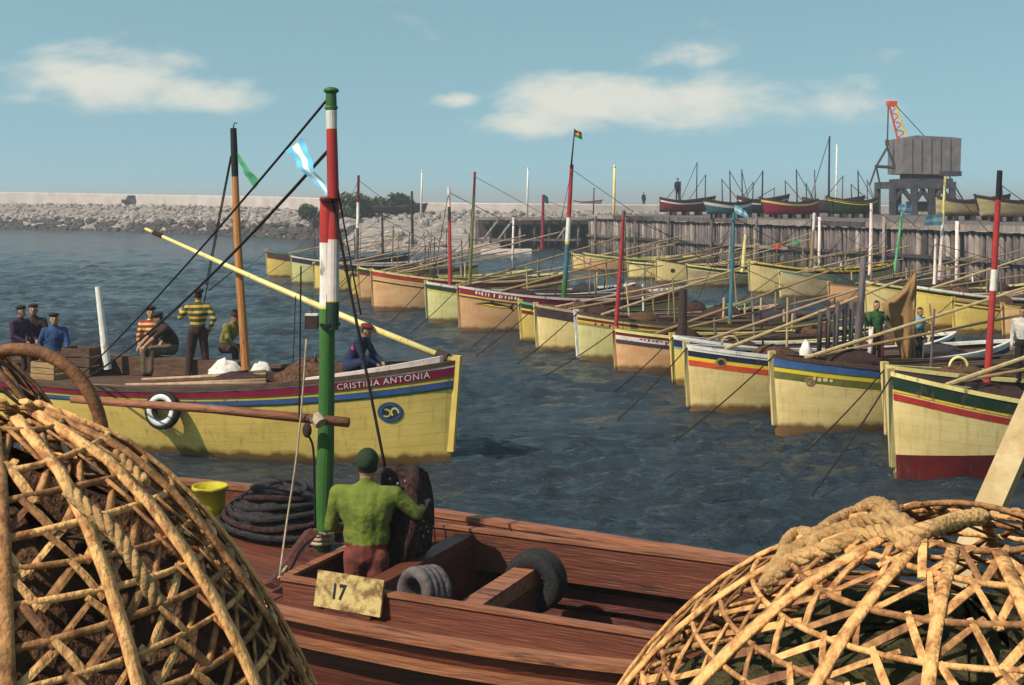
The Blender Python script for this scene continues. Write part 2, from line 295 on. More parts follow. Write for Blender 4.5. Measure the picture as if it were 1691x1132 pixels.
# ------------------------------------------------------------------ water
def build_water():
    ys = []; y = 4.2
    while y < 260: ys.append(y); y += max(.085, .0062 * y) if y < 90 else .02 * y
    while y < 6500: ys.append(y); y *= 1.35
    ys = [-60, -20, 0, 2.5] + ys
    lx = [-20.0]; st = .12
    while lx[-1] > -80: lx.append(lx[-1] - st); st *= 1.012
    xs = np.concatenate([[-5000, -1500, -500, -200, -110], lx[:0:-1], np.arange(-20, 22.01, .115), [30, 45, 90, 200, 500, 1500, 5000]])
    X, Y = np.meshgrid(xs, np.array(ys)); rng = np.random.default_rng(3)
    Z = np.zeros_like(X)
    for k in range(46):
        lam = .32 * (9.0 ** (k / 45)); ang = R(97) + rng.normal(0, .27); kx, ky = math.cos(ang) * 2 * PI / lam, math.sin(ang) * 2 * PI / lam
        ph = rng.uniform(0, 2 * PI); amp = .0165 * lam ** .58 / (1 + (lam / 2.4) ** 2)
        wob = 1.1 * np.sin(X * .55 + k) + .8 * np.sin(X * 1.3 + .4 * Y + 2.3 * k) + .9 * np.sin(Y * .23 + 1.7 * k)
        s = np.sin(kx * X + ky * Y + ph + wob)
        fade = np.clip(1.25 - Y * .0065 / lam, 0, 1)
        Z += amp * fade * (1 - 2 * np.abs(s) ** 1.25 + .3 * s)
    mod = .75 + .45 * np.sin(X * .5 + np.sin(Y * .35) * 1.7) * np.sin(Y * .42 + X * .17)
    Z *= mod
    Z *= np.clip((20.5 - X) / 3, 0, 1) * np.clip((X + 78) / 8, 0, 1)
    me = bpy.data.meshes.new('water'); nx, ny = len(xs), len(ys)
    v = np.stack([X, Y, Z], -1).reshape(-1, 3)
    i = np.arange((ny - 1) * nx).reshape(ny - 1, nx)[:, :-1].ravel()
    f = np.stack([i, i + 1, i + 1 + nx, i + nx], -1)
    me.vertices.add(len(v)); me.vertices.foreach_set('co', v.ravel())
    me.loops.add(f.size); me.loops.foreach_set('vertex_index', f.ravel())
    me.polygons.add(len(f)); me.polygons.foreach_set('loop_start', np.arange(0, f.size, 4)); me.polygons.foreach_set('loop_total', np.full(len(f), 4))
    me.polygons.foreach_set('use_smooth', np.ones(len(f), dtype=bool)); me.update(); me.validate()
    m = bpy.data.materials.new('harbour_water'); m.use_nodes = True; nt = m.node_tree; n = nt.nodes; l = nt.links; b = n['Principled BSDF']
    b.inputs['Base Color'].default_value = (.020, .030, .040, 1); b.inputs['Roughness'].default_value = .14; b.inputs['IOR'].default_value = 1.33
    b.inputs['Specular IOR Level'].default_value = .75
    tc = n.new('ShaderNodeTexCoord'); mp = n.new('ShaderNodeMapping'); mp.inputs['Scale'].default_value = (.36, 1.5, 1); l.new(tc.outputs['Object'], mp.inputs[0])
    nz = n.new('ShaderNodeTexNoise'); nz.inputs['Scale'].default_value = 4.6; nz.inputs['Detail'].default_value = 7; nz.inputs['Roughness'].default_value = .6; nz.inputs['Distortion'].default_value = .6; l.new(mp.outputs[0], nz.inputs['Vector'])
    bp = n.new('ShaderNodeBump'); bp.inputs['Strength'].default_value = 1; bp.inputs['Distance'].default_value = .15; l.new(nz.outputs['Fac'], bp.inputs['Height'])
    nz2 = n.new('ShaderNodeTexNoise'); nz2.inputs['Scale'].default_value = .55; nz2.inputs['Detail'].default_value = 5; l.new(mp.outputs[0], nz2.inputs['Vector'])
    b2 = n.new('ShaderNodeBump'); b2.inputs['Strength'].default_value = 1; b2.inputs['Distance'].default_value = .22; l.new(nz2.outputs['Fac'], b2.inputs['Height']); l.new(bp.outputs[0], b2.inputs['Normal'])
    mp3 = n.new('ShaderNodeMapping'); mp3.inputs['Scale'].default_value = (.16, .42, 1); l.new(tc.outputs['Object'], mp3.inputs[0])
    nz3 = n.new('ShaderNodeTexNoise'); nz3.inputs['Scale'].default_value = 1.0; nz3.inputs['Detail'].default_value = 8; nz3.inputs['Roughness'].default_value = .7; l.new(mp3.outputs[0], nz3.inputs['Vector'])
    b3_ = n.new('ShaderNodeBump'); b3_.inputs['Strength'].default_value = 1; b3_.inputs['Distance'].default_value = .3; l.new(nz3.outputs['Fac'], b3_.inputs['Height']); l.new(b2.outputs[0], b3_.inputs['Normal'])
    l.new(b3_.outputs[0], b.inputs['Normal'])
    me.materials.append(m); o = bpy.data.objects.new('water', me); COL.objects.link(o); struct(o)
build_water()

# ------------------------------------------------------------------ the mole: rubble ground, stones, parapet
MOLE = [(-700, 262, 5.2, 7.6), (-60, 192, 3.6, 5.75), (30, 187, 3.6, 5.66), (240, 170, 3.4, 5.2), (480, 142, 3.15, 4.75), (700, 128, 2.9, 4.05), (860, 124, 2.8, 3.95), (1000, 124, 2.75, 3.85), (1300, 128, 2.75, 3.7), (1900, 140, 2.75, 3.7)]
def mole_at(px):
    for a, b in zip(MOLE[:-1], MOLE[1:]):
        if a[0] <= px <= b[0]:
            t = (px - a[0]) / (b[0] - a[0]); return [a[i] + (b[i] - a[i]) * t for i in (1, 2, 3)]
def build_mole():
    rows = []; rng = random.Random(5)
    pxs = list(range(-700, 1900, 14))
    for px in pxs:
        d, zb, zt = mole_at(px); r = []
        for k, (dd, zz) in enumerate([(-3, -1.0), (0, .05), (2.5, .7), (6, 1.5), (11, .62 * zb), (17, .86 * zb), (23, zb), (27, zb + .05)]):
            D = d + dd; z = zz + (rng.uniform(-.16, .16) if 1 <= k < 6 else 0)
            r.append(Vector(((px - CX) / F * D, D, z)))
        rows.append(r)
    struct(MB().loft(rows, False, False).build('mole_ground', SAND, None, True))
    # parapet
    rings = []
    for px in pxs:
        d, zb, zt = mole_at(px); D = d + 24; D2 = D + 2.2
        a, b = (px - CX) / F * D, (px - CX) / F * D2
        rings.append([Vector((a, D, zb - .6)), Vector((a, D, zt - .12)), Vector((a, D + .12, zt)), Vector((b, D2, zt)), Vector((b, D2, -1))])
    o = MB().loft(rings, False, False).build('mole_parapet', CONC); tag(o, 'long pale concrete parapet along the top of the harbour mole', 'sea wall')
    # stones
    base = []
    for s in range(6):
        bm = bmesh.new(); bmesh.ops.create_icosphere(bm, subdivisions=1, radius=1); rr = random.Random(s)
        for v in bm.verts: v.co *= rr.uniform(.7, 1.15)
        base.append(([v.co.copy() for v in bm.verts], [tuple(q.index for q in f.verts) for f in bm.faces])); bm.free()
    A, B = MB(), MB()
    for k in range(3300):
        px = rng.uniform(-120, 1120); d, zb, zt = mole_at(px); q = rng.random(); dd = -1 + 25 * q ** 1.5
        D = d + dd; hz = np.interp(dd, [-3, 0, 2.5, 6, 11, 17, 23], [-1, .05, .7, 1.5, .62 * zb, .86 * zb, zb])
        sz = rng.uniform(.28, .75) * (1.15 if dd < 7 else .75)
        Mx = Matrix.Rotation(rng.uniform(0, 6), 3, 'Z') @ Matrix.Rotation(rng.uniform(0, 3), 3, 'X') @ Matrix.Diagonal((sz, sz * rng.uniform(.6, 1), sz * rng.uniform(.5, .9)))
        vs, fs = base[k % 6]; c = Vector(((px - CX) / F * D, D, hz + sz * .15))
        wet = dd < 4.2 + rng.uniform(-1.2, 1.6)
        (A if wet else B).add([Mx @ v + c for v in vs], fs)
    tag(stuff(A.build('wet_riprap', DSTO)), 'dark wet boulders along the waterline of the mole', 'stones')
    tag(stuff(B.build('riprap', STON)), 'pale rubble boulders covering the slope of the mole', 'stones')
build_mole()

# ------------------------------------------------------------------ bushes on the mole
def bush(name, px, py_top, py_bot, wpx, Y, label, seed):
    rng = random.Random(seed); c = at(px, py_bot, Y); top = at(px, py_top, Y); H = top.z - c.z; Wd = wpx / F * Y
    root = empty(name, c); tr = MB()
    for k in range(5):
        a = rng.uniform(0, 6.28); e = Vector((math.cos(a) * Wd * .28, math.sin(a) * .8, H * .7))
        tr.tube([(0.1 * math.cos(a), .1 * math.sin(a), -.4), e * .5 + Vector((0, 0, .1)), e], [.14, .09, .04], 6)
    tr.build('trunk', BARK, root)
    lf = MB(); lobes = [(rng.uniform(-.36, .36) * Wd, rng.uniform(-1.2, 1.2), H * rng.uniform(.3, .74), rng.uniform(.2, .32)) for _ in range(11)]
    for k in range(2600):
        x, y, z, r = lobes[k % len(lobes)]
        d = Vector((rng.gauss(0, 1), rng.gauss(0, 1), rng.gauss(0, 1))).normalized() * rng.random() ** .4
        p = Vector((x + d.x * r * Wd * .55, y + d.y * 1.3, max(.05, z + d.z * r * H)))
        s = rng.uniform(.16, .34); n = Vector((rng.gauss(0, 1), rng.gauss(0, 1), rng.gauss(.4, 1))).normalized(); t = n.orthogonal().normalized(); b = n.cross(t)
        lf.add([p - t * s, p - b * s * .5, p + t * s, p + b * s * .5], [(0, 1, 2, 3)], 1 if d.z > .35 and rng.random() < .55 else 0)
    lf.build('crown', [LEAF, LEA2], root)
    tag(root, label, 'bush', 'bushes on the mole')
bush('shore_bush', 546, 330, 374, 110, 143, 'low dark green bush at the foot of the parapet, standing apart from the old hull', 1)
bush('shore_bush', 575, 320, 368, 76, 146, 'rounded dark bush rising above the parapet beside the red topped mast', 2)
bush('shore_bush', 632, 318, 356, 108, 151, 'wide bush showing its yellow green top above the old dark hull', 3)
bush('shore_bush', 668, 329, 354, 64, 151.5, 'small bush end just behind the sagging old dark hull', 4)

# ------------------------------------------------------------------ boats
class Boat:
    def __init__(s, bow, ang, L, B, zb, zm, zs, rake=.14, zk=-.5, z0=0.0, full=2.2, sharp=.78):
        s.loc = Vector((bow[0], bow[1], z0)); s.ang = ang; s.L, s.B, s.zb, s.zm, s.zs, s.rake, s.zk, s.full, s.sharp = L, B, zb, zm, zs, rake, zk, full, sharp
        s.M = mloc(s.loc, ang); s.Mi = s.M.inverted()
    def hb(s, t):
        t = min(max(t, 0), 1)
        if t < .45: f = (1 - (1 - t / .45) ** s.full) ** s.sharp
        else: f = max(0, 1 - ((t - .45) / .55) ** 2.6) ** .9
        return s.B / 2 * f
    def sheer(s, t):
        t = min(max(t, 0), 1)
        return s.zm + ((s.zb - s.zm) * (1 - t / .6) ** 2 if t < .6 else (s.zs - s.zm) * ((t - .6) / .4) ** 2)
    def pt(s, t, q, side, off=0.0):
        w = s.hb(t) * (.42 + .58 * max(q, 0) ** .5); z = s.zk + q * (s.sheer(t) - s.zk)
        x = s.L * t - s.rake * q * (1 - t) ** 6
        k = min(1, t / .03)
        return Vector((x - off * (1 - k) * 2, side * (w + off), z))
    def surf(s, x, z, side, off=.008):
        t = x / s.L
        for _ in range(6):
            q = (z - s.zk) / (s.sheer(t) - s.zk); t = min(max((x + s.rake * q * (1 - max(t, 0)) ** 6) / s.L, 0), 1)
        return s.pt(t, q, side, off)
    def tt(s, n=30):
        return [.5 * (1 - math.cos(PI * i / n)) for i in range(n + 1)]
    def root(s, name, label, group=None, cat='fishing boat'):
        s.r = empty(name, s.loc, s.ang); tag(s.r, label, cat, group); return s.r
    def hull(s, m, boot=None, bootz=.28):
        T = s.tt(); Q = [0, .15, .3, .45, .6, .75, .88, 1]; rows = []; uv = []
        for t in T:
            rows.append([s.pt(t, q, -1) for q in Q[::-1]] + [s.pt(t, q, 1) for q in Q[1:]]); uv += [(t, q) for q in Q[::-1]] + [(t, q) for q in Q[1:]]
        b = MB().loft(rows, False, False); b.uv = uv
        h = b.build('hull', m, s.r, True)
        return h
    def strip(s, d0, d1, m, name='stripe', t0=0.004, t1=.985, off=.006, sides=(-1, 1), taper=0):
        b = MB(); D0, D1 = d0, d1
        for sd_ in sides:
            rows = []
            for t in s.tt(34):
                t = t0 + (t1 - t0) * t; H = s.sheer(t) - s.zk; tk = 1 - taper * min(1, t / .5); d0, d1 = D0 * tk, D1 * tk
                a, c = s.pt(t, 1 - d0 / H, sd_, off), s.pt(t, 1 - d1 / H, sd_, off); a.x -= .004; c.x -= .004
                ai, ci = s.pt(t, 1 - d0 / H, sd_, -.004), s.pt(t, 1 - d1 / H, sd_, -.004)
                rows.append([ai, a, c, ci])
            b.loft(rows, False, False)
        return b.build(name, m, s.r, False)
    def bootstrip(s, z1, m):
        b = MB()
        for sd_ in (-1, 1):
            rows = []
            for t in s.tt(34):
                t = .004 + .98 * t; zt = z1
                qs = [(zt - s.zk) / (s.sheer(t) - s.zk) * k for k in (1, .66, .33, 0.02)]
                rows.append([s.pt(t, q, sd_, .005) for q in qs])
            b.loft(rows, False, False)
        return b.build('boot_top', m, s.r, True)
    def gunwale(s, m, w=.09, h=.05):
        for sd_ in (-1, 1):
            rows = []
            for t in s.tt(30):
                p = s.pt(t, 1, sd_); q = s.pt(t, 1, sd_, -min(w, s.hb(t) * .98)); q.x = p.x
                rows.append([p + Vector((0, sd_ * .02, -h * .4)), p + Vector((0, sd_ * .02, h)), q + Vector((0, 0, h)), q + Vector((0, 0, -h * .4))])
            MB().loft(rows, True, True).build('gunwale', m, s.r)
    def stem(s, m, up=.1, w=.065):
        rows = []
        for q in [.3, .5, .75, 1.0, 1.0 + up / (s.zb - s.zk)]:
            p = Vector((-s.rake * q, 0, s.zk + q * (s.zb - s.zk)))
            rows.append([p + Vector((-.05, -w / 2, 0)), p + Vector((.09, -w * .6, 0)), p + Vector((.09, w * .6, 0)), p + Vector((-.05, w / 2, 0))])
        MB().loft(rows).build('stem', m, s.r)
    def deck(s, m, drop=.14, x0=.15, x1=None, name='deck'):
        rows = []; x1 = x1 or s.L - .15
        for i in range(25):
            x = x0 + (x1 - x0) * i / 24; t = x / s.L; z = s.sheer(t) - drop; w = max(.02, s.hb(t) - .05)
            rows.append([Vector((x, w * k, z + .05 * (1 - k * k))) for k in (-1, -.5, 0, .5, 1)])
        MB().loft(rows, False, False).build(name, m, s.r, True)
    def dz(s, x, drop=.14): return s.sheer(x / s.L) - drop + .05
    def coaming(s, m, mh, x0, x1, w, h=.2):
        z = s.dz((x0 + x1) / 2) + h / 2 - .03
        for sd_ in (-1, 1): MB().box(((x0 + x1) / 2, sd_ * w / 2, z), (x1 - x0, .06, h)).build('coaming', m, s.r)
        for x in (x0, x1): MB().box((x, 0, z), (.06, w - .06, h)).build('coaming', m, s.r)
        n = 5
        for k in range(n):
            ww = (w - .08) / n; MB().box(((x0 + x1) / 2, -w / 2 + .04 + ww * (k + .5), z + h / 2 - .06 + random.uniform(-.012, .02)), (x1 - x0 - .08, ww * .92, .03)).build('hatch_board', mh, s.r)
    def pole(s, a, b, r0, r1, segs, name='mast', world=True, n=10):
        """pole from foot a to head b; segs = [(fraction_from_top, material), ...] down to 1"""
        a, b = Vector(a), Vector(b)
        if world: a, b = s.Mi @ a, s.Mi @ b
        mb = MB(); f0 = 0; mats = []
        for i, (f1, m) in enumerate(segs):
            p, q = b.lerp(a, f0), b.lerp(a, f1); mats.append(m)
            bow_ = lambda f: Vector((.35, .2, 0)) * ((b - a).length * .012 * math.sin(PI * f) + r0 * .12 * math.sin(7 * f + a.x))
            ff = [f0 + (f1 - f0) * k_ / 4 for k_ in range(5)]
            mb.tube([b.lerp(a, f) + bow_(f) for f in ff], [(r1 + (r0 - r1) * f) * (1 + .04 * math.sin(23 * f + a.y)) for f in ff], n, i); f0 = f1
        return mb.build(name, mats, s.r, False)

def lettering(b, x0, x1, d0, d1, side, m, seed):
    """worn illegible name: small paint strokes along the name band"""
    rng = random.Random(seed); mb = MB(); x = x0
    while x < x1:
        w = rng.uniform(.05, .085)
        for k in range(2):
            xa = x + rng.uniform(0, w * .5); xb = xa + w * rng.choice([.3, .35, .8]); t = xa / b.L; sh = b.sheer(t)
            za, zb = sh - d0 - rng.uniform(0, .3) * (d1 - d0), sh - d1 + rng.uniform(0, .3) * (d1 - d0)
            mb.add([b.surf(xa, za, side, .012), b.surf(xb, za, side, .012), b.surf(xb, zb, side, .012), b.surf(xa, zb, side, .012)], [(0, 1, 2, 3)])
        x += w + rng.choice([.03, .03, .035, .1])
    stuff(mb.build('lettering', m, b.r))
def disc(b, x, z, rx, rz, side, m, name='emblem', off=.014, r_in=0, n=28, a0=0, a1=2 * PI):
    vs = []; fs = []
    for k in range(n + 1):
        a = a0 + (a1 - a0) * k / n
        vs.append(b.surf(x + rx * math.cos(a), z + rz * math.sin(a), side, off)); vs.append(b.surf(x + rx * r_in * math.cos(a), z + rz * r_in * math.sin(a), side, off))
        if k: fs.append((2 * k - 2, 2 * k, 2 * k + 1, 2 * k - 1))
    return MB().add(vs, fs).build(name, m, b.r)

DIR1 = math.atan2(.36, .93)
def heap(name, c, rx, ry, h, m, label, cat, group, seed, nr=20, spiky=.22, rz=0):
    """a slumped pile of netting or cloth"""
    rings = []; Nn = 10
    for i in range(Nn):
        f = i / (Nn - 1); rad = (1 - f ** 2.4) ** .62 if i else 1.04; ring = []
        for j in range(nr):
            a = 2 * PI * j / nr; d = Vector((math.cos(a), math.sin(a), f * 1.3))
            k = 1 + spiky * mnoise.noise(d * 2.1 + Vector((seed * 3.1, 0, 0))) + spiky * .5 * mnoise.noise(d * 6 + Vector((seed, 5, 0)))
            p = Vector((rx * rad * k * math.cos(a), ry * rad * k * math.sin(a), h * f * (1 + spiky * .9 * mnoise.noise(d * 2.7 + Vector((0, seed, 0)))) - (.02 if i == 0 else 0)))
            ring.append(Matrix.Rotation(rz, 3, 'Z') @ p)
        rings.append(ring)
    o = MB().loft(rings).build(name, m, None, True); o.location = c
    return tag(o, label, cat, group)
def crate(name, c, size, m, rz, label, group=None, slats=3):
    L_, W_, H_ = size; r = empty(name, c, rz); tag(r, label, 'crate', group)
    for sd_ in (-1, 1):
        for k in range(slats):
            hh = H_ / slats
            MB().box((0, sd_ * (W_ / 2 - .012), hh * (k + .5)), (L_, .022, hh * .86)).build('slat', m, r)
            MB().box((sd_ * (L_ / 2 - .012), 0, hh * (k + .5) + .003), (.022, W_ - .05, hh * .86)).build('slat', m, r)
    MB().box((0, 0, .012), (L_ - .05, W_ - .05, .02)).build('bottom', m, r)
    for sx in (-1, 1):
        for sy in (-1, 1): MB().box((sx * (L_ / 2 - .04), sy * (W_ / 2 - .04), H_ / 2), (.035, .035, H_ * 1.02)).build('corner_post', m, r)
    return r

NETGROUP = 'heaps of nets on the moored boats'
SHORT = dict(enumerate(['boat with dark red bottom', 'narrow bow with brown upper half', 'boat with blue, yellow and olive bands', 'boat with orange red band and roundel', 'yellow boat with navy band', 'salmon boat with dark bands',
    'pale yellow boat with white stem', 'cream boat with wide purple band', 'yellow boat with green and dark red bands', 'salmon boat with the painted fish', 'pale boat with dark green band', 'salmon boat with bright red band', 'small salmon bow']))
SHORT.update({46 + k: v for k, v in enumerate(['worn ochre boat with pale stem', 'salmon boat with brown rail off the wharf', 'cream boat behind the men with the net', 'yellow boat with black line', 'yellow boat with two brown lines', 'salmon boat cut by the view edge'])})
def row_boat(i, spec):
    px, py, ytop, B, L, hull, stripes, label, opt = spec
    Y = CH * F / (py - HY); X = (px - CX) / F * Y; zb = CH - (ytop - HY) / F * Y
    b = Boat((X, Y), DIR1 + opt.get('da', 0), L, B, zb, max(.62, zb - opt.get('dz', .52)), max(.8, zb - .25), opt.get('rake', .12))
    b.root('moored_boat', label, 'fishing boats moored side by side')
    b.hull(hull); d = 0.0
    for w, m in stripes:
        if m is not None: b.strip(d, d + w, m)
        d += w
    if opt.get('boot'): b.bootstrip(opt['boot'], DRED)
    b.strip(0, .2, DBRN, 'bulwark_lining', .01, .985, -.02); b.gunwale(opt.get('rail', PYEL)); b.stem(opt.get('stem', hull)); b.deck(BRWN)
    far = py < 500
    if not far:
        b.coaming(DBRN, BRWN, L * .34, L * .68, B * .5)
    rng = random.Random(100 + i)
    # yard lying up over the boat
    if opt.get('yard', True):
        x0 = opt.get('yx', rng.uniform(.5, 1.3)); z0 = b.dz(x0) + .12; yy = rng.uniform(-.3, .1) * B / 2
        b.pole((x0, yy, z0), (x0 + L * opt.get('yl', rng.uniform(.62, .8)), yy + rng.uniform(-.1, .3), z0 + opt.get('yh', rng.uniform(.75, 1.5))), .042, .028, [(1, rng.choice([PWOD, PNKW, WOOD, PWOD]))], 'yard', False, 7)
        if rng.random() < .85: b.pole((x0 + .4, yy + .2, z0), (x0 + L * .75, yy + .3, z0 + rng.uniform(.5, 1.0)), .035, .025, [(1, rng.choice([WOOD, PNKW]))], 'oar', False, 7)
    # mooring posts / crutches
    for k in range(1 if far else rng.choice([2, 3])):
        x = rng.uniform(.35, .9) * L; yy = rng.choice([-1, 1]) * b.hb(x / L) * .7
        h = rng.uniform(.35, .95); b.pole((x, yy, b.dz(x) - .1), (x + rng.uniform(-.08, .08), yy, b.dz(x) + h), .04, .035, [(1, rng.choice([WHIT, PWOD, PWOD, PILE]))], 'crutch_post', False, 7)
    for k in range(4 if far else 3):
        x = rng.uniform(.3, .9) * L; yy = rng.uniform(-.3, .3) * B; h = rng.uniform(1.0, 2.3) if far else rng.uniform(.9, 1.5)
        b.pole((x, yy, b.dz(x) - .1), (x + rng.uniform(-.15, .15), yy, b.dz(x) + h), .035, .022, [(1, rng.choice([PILD, PILE, PWOD, WOOD, DBRN, PILD, PILL]))], 'thin_pole', False, 6)
        if far: MB().tube([(x, yy, b.dz(x) + h * .95), (x - 1.6, yy * .3, b.dz(x - 1.6))], .012, 4).build('stay', ROPD, b.r)
    # anchor line
    if opt.get('anchor', True):
        a = Vector((-.02, -.02, zb + .05)); e = Vector((-rng.uniform(1.6, 2.4), -.1 - .5 * rng.random(), -.05))
        MB().tube(catenary(a, e, .06, 8), .014 if not far else .016, 5).build('anchor_rope', ROPD, b.r, True)
    for key, args in opt.get('deco', []):
        if key == 'letters': lettering(b, *args)
        if key == 'disc': disc(b, *args)
    for mst in opt.get('masts', []):
        (tx, ty), (bx, by), Ym, w, segs = mst
        r = w / 2 / F * Ym
        r *= .86; b.pole(at(bx, by, Ym), at(tx, ty, Ym + .2), r, r * .72, segs, 'mast')
        hd = b.Mi @ at(tx, ty + 8, Ym + .2)
        if w < 14:
            for ex_ in (.15, L - .3): MB().tube([hd, (ex_, 0, b.sheer(ex_ / L) + .03)], .009 if Ym < 45 else .013, 4).build('stay', ROPD, b.r)
    if not far:
        for k in range(2):
            x = (.22 if k == 0 else .74) * L + rng.uniform(-.2, .2); p = b.M @ Vector((x, rng.uniform(-.15, .15), b.dz(x) - .03))
            heap('net_heap', p, rng.uniform(.45, .7), rng.uniform(.35, .5), rng.uniform(.25, .5), rng.choice([NETB, NETB, NETP, NETD]), ('net heap on the foredeck of the ' if k == 0 else 'net heap aft on the ') + SHORT.get(i, 'far moored boat'), 'net', NETGROUP, i * 3 + k)
    return b

T1 = [(1, REDB)]
ROW1 = [
 # px, waterline row, sheer row at stem, beam, length, hull, stripes(from the rail down), label, options
 (1478, 785, 618, 2.25, 8.6, CRE, [(.02, None), (.20, DGRE), (.035, YELL), (.03, None), (.10, REDB)], 'cream boat with dark red bottom, wide dark green band and thin red stripe',
   dict(boot=.34, rail=PYEL, dz=.75, yx=.9, yl=.62, yh=1.15, masts=[((1651, 282), (1630, 632), 21.4, 14, [(.14, BLAC), (.47, REDB), (.57, WHIT), (1, REDB)])])),
 (1468, 722, 606, 1.65, 8.2, CRE, [(.5, PURP)], 'narrow bow with brown upper half squeezed behind the red bottomed boat', dict(stem=CRE, yard=False, anchor=True, dz=.4)),
 (1282, 708, 588, 1.9, 8.6, CRE, [(.02, PINK), (.15, BLUE), (.03, GREE), (.07, YELL), (.13, OLIV)], 'cream boat with blue, yellow and olive bands below its rail',
   dict(rail=BRWN, dz=.42, yh=1.2, masts=[((1426, 425), (1415, 597), 25.2, 17, [(1, PILE)])], deco=[('letters', (.55, .95, .29, .38, -1, PYEL, 3)), ('disc', (.52, .93, .09, .085, -1, WOOD, 'emblem', .014, .62, 20, .6, 6.0)), ('disc', (.52, .93, .035, .035, -1, WOOD))])),
 (1140, 675, 572, 2.35, 8.6, CRE, [(.07, WHIT), (.12, NAVY), (.075, YELL), (.11, ORED)], 'cream boat with white, navy, yellow and orange red bands and brown roundel',
   dict(rail=WHIT, dz=.42, yx=.75, yl=.55, yh=1.35, deco=[('disc', (.48, 1.0, .1, .1, -1, WOOD)), ('disc', (.48, 1.0, .06, .06, -1, DBRN, 'emblem_centre', .02))])),
 (1116, 632, 556, 2.3, 8.4, YEL, [(.05, WHIT), (.17, NAVY), (.03, LBLU)], 'yellow boat with navy top band and white rail behind the roundel boat',
   dict(rail=WHIT, yx=.9, yl=.6, yh=1.3, masts=[((1128, 478), (1126, 562), 31.0, 20, [(1, DBRN)]), ((1212, 352), (1205, 535), 32.5, 8, [(.97, TEAL), (1, OLIV)])])),
 (1020, 610, 546, 2.35, 8.4, SAL, [(.02, None), (.075, DRED), (.11, PINK), (.1, PURP)], 'salmon boat with dark red, whitish and dark brown bands',
   dict(rail=PYEL, dz=.42, yx=1.0, yl=.75, yh=1.7, deco=[('letters', (.4, 2.0, .11, .17, -1, PURP, 5))], masts=[((1030, 348), (1017, 540), 33.6, 9, [(.06, PILE), (1, REDB)])])),
 (957, 592, 517, 2.25, 8.4, LIM, [(.10, None), (.075, DRED), (.05, YELL), (.07, WOOD)], 'pale yellow boat with white stem and thin dark red line',
   dict(rail=BRWN, stem=WHIT, dz=.45, deco=[('letters', (.3, .9, .2, .27, -1, DBRN, 8))], yx=.7)),
 (890, 577, 505, 2.15, 8.2, CRE, [(.03, None), (.26, PURP)], 'cream boat with one wide greyish purple band under its rail', dict(rail=PNKW, yx=.9, yh=.8, yl=.7,
   masts=[((944, 272), (931, 492), 39.2, 10.5, [(.40, REDB), (.58, WHIT), (.60, YELL), (.86, TEAL), (1, GREE)])])),
 (864, 563, 500, 2.05, 8.2, YEL, [(.15, DGRE), (.06, YELL), (.10, DRED)], 'yellow boat with green top band and dark red line squeezed by the purple banded boat', dict(rail=LGRN, yx=1.1)),
 (762, 545, 474, 2.5, 8.6, SAL, [(.02, None), (.19, CRIM), (.05, YELL), (.05, PURP)], 'salmon boat with crimson name band and a long fish painted on its bow',
   dict(rail=PINK, dz=.5, yx=1.3, yl=.8, yh=1.6, deco=[('letters', (.35, 1.7, .05, .18, -1, WHIT, 11))], masts=[((784, 284), (775, 470), 44.6, 7, [(.2, CRIM), (1, OLIV)])])),
 (708, 530, 467, 2.3, 8.4, LIM, [(.04, WHIT), (.16, DGRE), (.04, YELL)], 'pale yellow boat with dark green band and white rail beside the painted fish', dict(rail=WHIT, yx=.9, yl=.8, yh=1.7,
   masts=[((741, 310), (743, 470), 46.8, 8, [(.2, PINK), (.35, PURP), (1, REDB)])])),
 (618, 510, 447, 2.5, 8.6, SAL, [(.03, None), (.17, REDB), (.04, PYEL), (.12, None), (.05, DBRN)], 'salmon boat with bright red top band and a dark line lower down', dict(rail=PYEL, yx=.8, yl=.85, yh=1.6)),
 (596, 495, 443, 1.85, 8.2, SAL, [(.16, DGRE), (.10, DRED)], 'small salmon bow with green and red bands behind the red topped boat', dict(rail=PYEL, yx=.9, yl=.85, yh=1.5)),
 (582, 489, 452, 1.6, 8.0, YEL, [(.10, PURP)], 'low narrow yellow bow between two taller boats of the row', dict(rail=BRWN)),
 (522, 479, 436, 2.5, 8.4, YEL, [(.05, BRWN)], 'plain yellow boat with one large dark round porthole mark', dict(rail=PURP, deco=[('disc', (1.35, 1.05, .19, .2, -1, DBRN))],
   masts=[((592, 290), (589, 430), 62.5, 7, [(.32, DRED), (.62, WHIT), (1, PILE)]), ((631, 352), (632, 425), 63, 5, [(1, PILD)])])),
 (484, 468, 424, 2.5, 8.4, LIM, [(.03, None), (.24, NAVY), (.05, PYEL)], 'greenish yellow boat with navy top near the far end of the row', dict(rail=PINK, deco=[('disc', (1.1, .8, .1, .1, -1, DGRE))],
   masts=[((680, 316), (681, 410), 70, 6, [(1, PILD)])])),
 (443, 457, 414, 2.6, 8.4, YEL, [(.05, None), (.28, PURP), (.08, DRED)], 'yellow boat with dark purple brown upper band, outermost of the long row', dict(rail=TEAL, deco=[('disc', (1.4, .75, .09, .09, -1, DBRN))])),
]
boats = [row_boat(i, s) for i, s in enumerate(ROW1)]
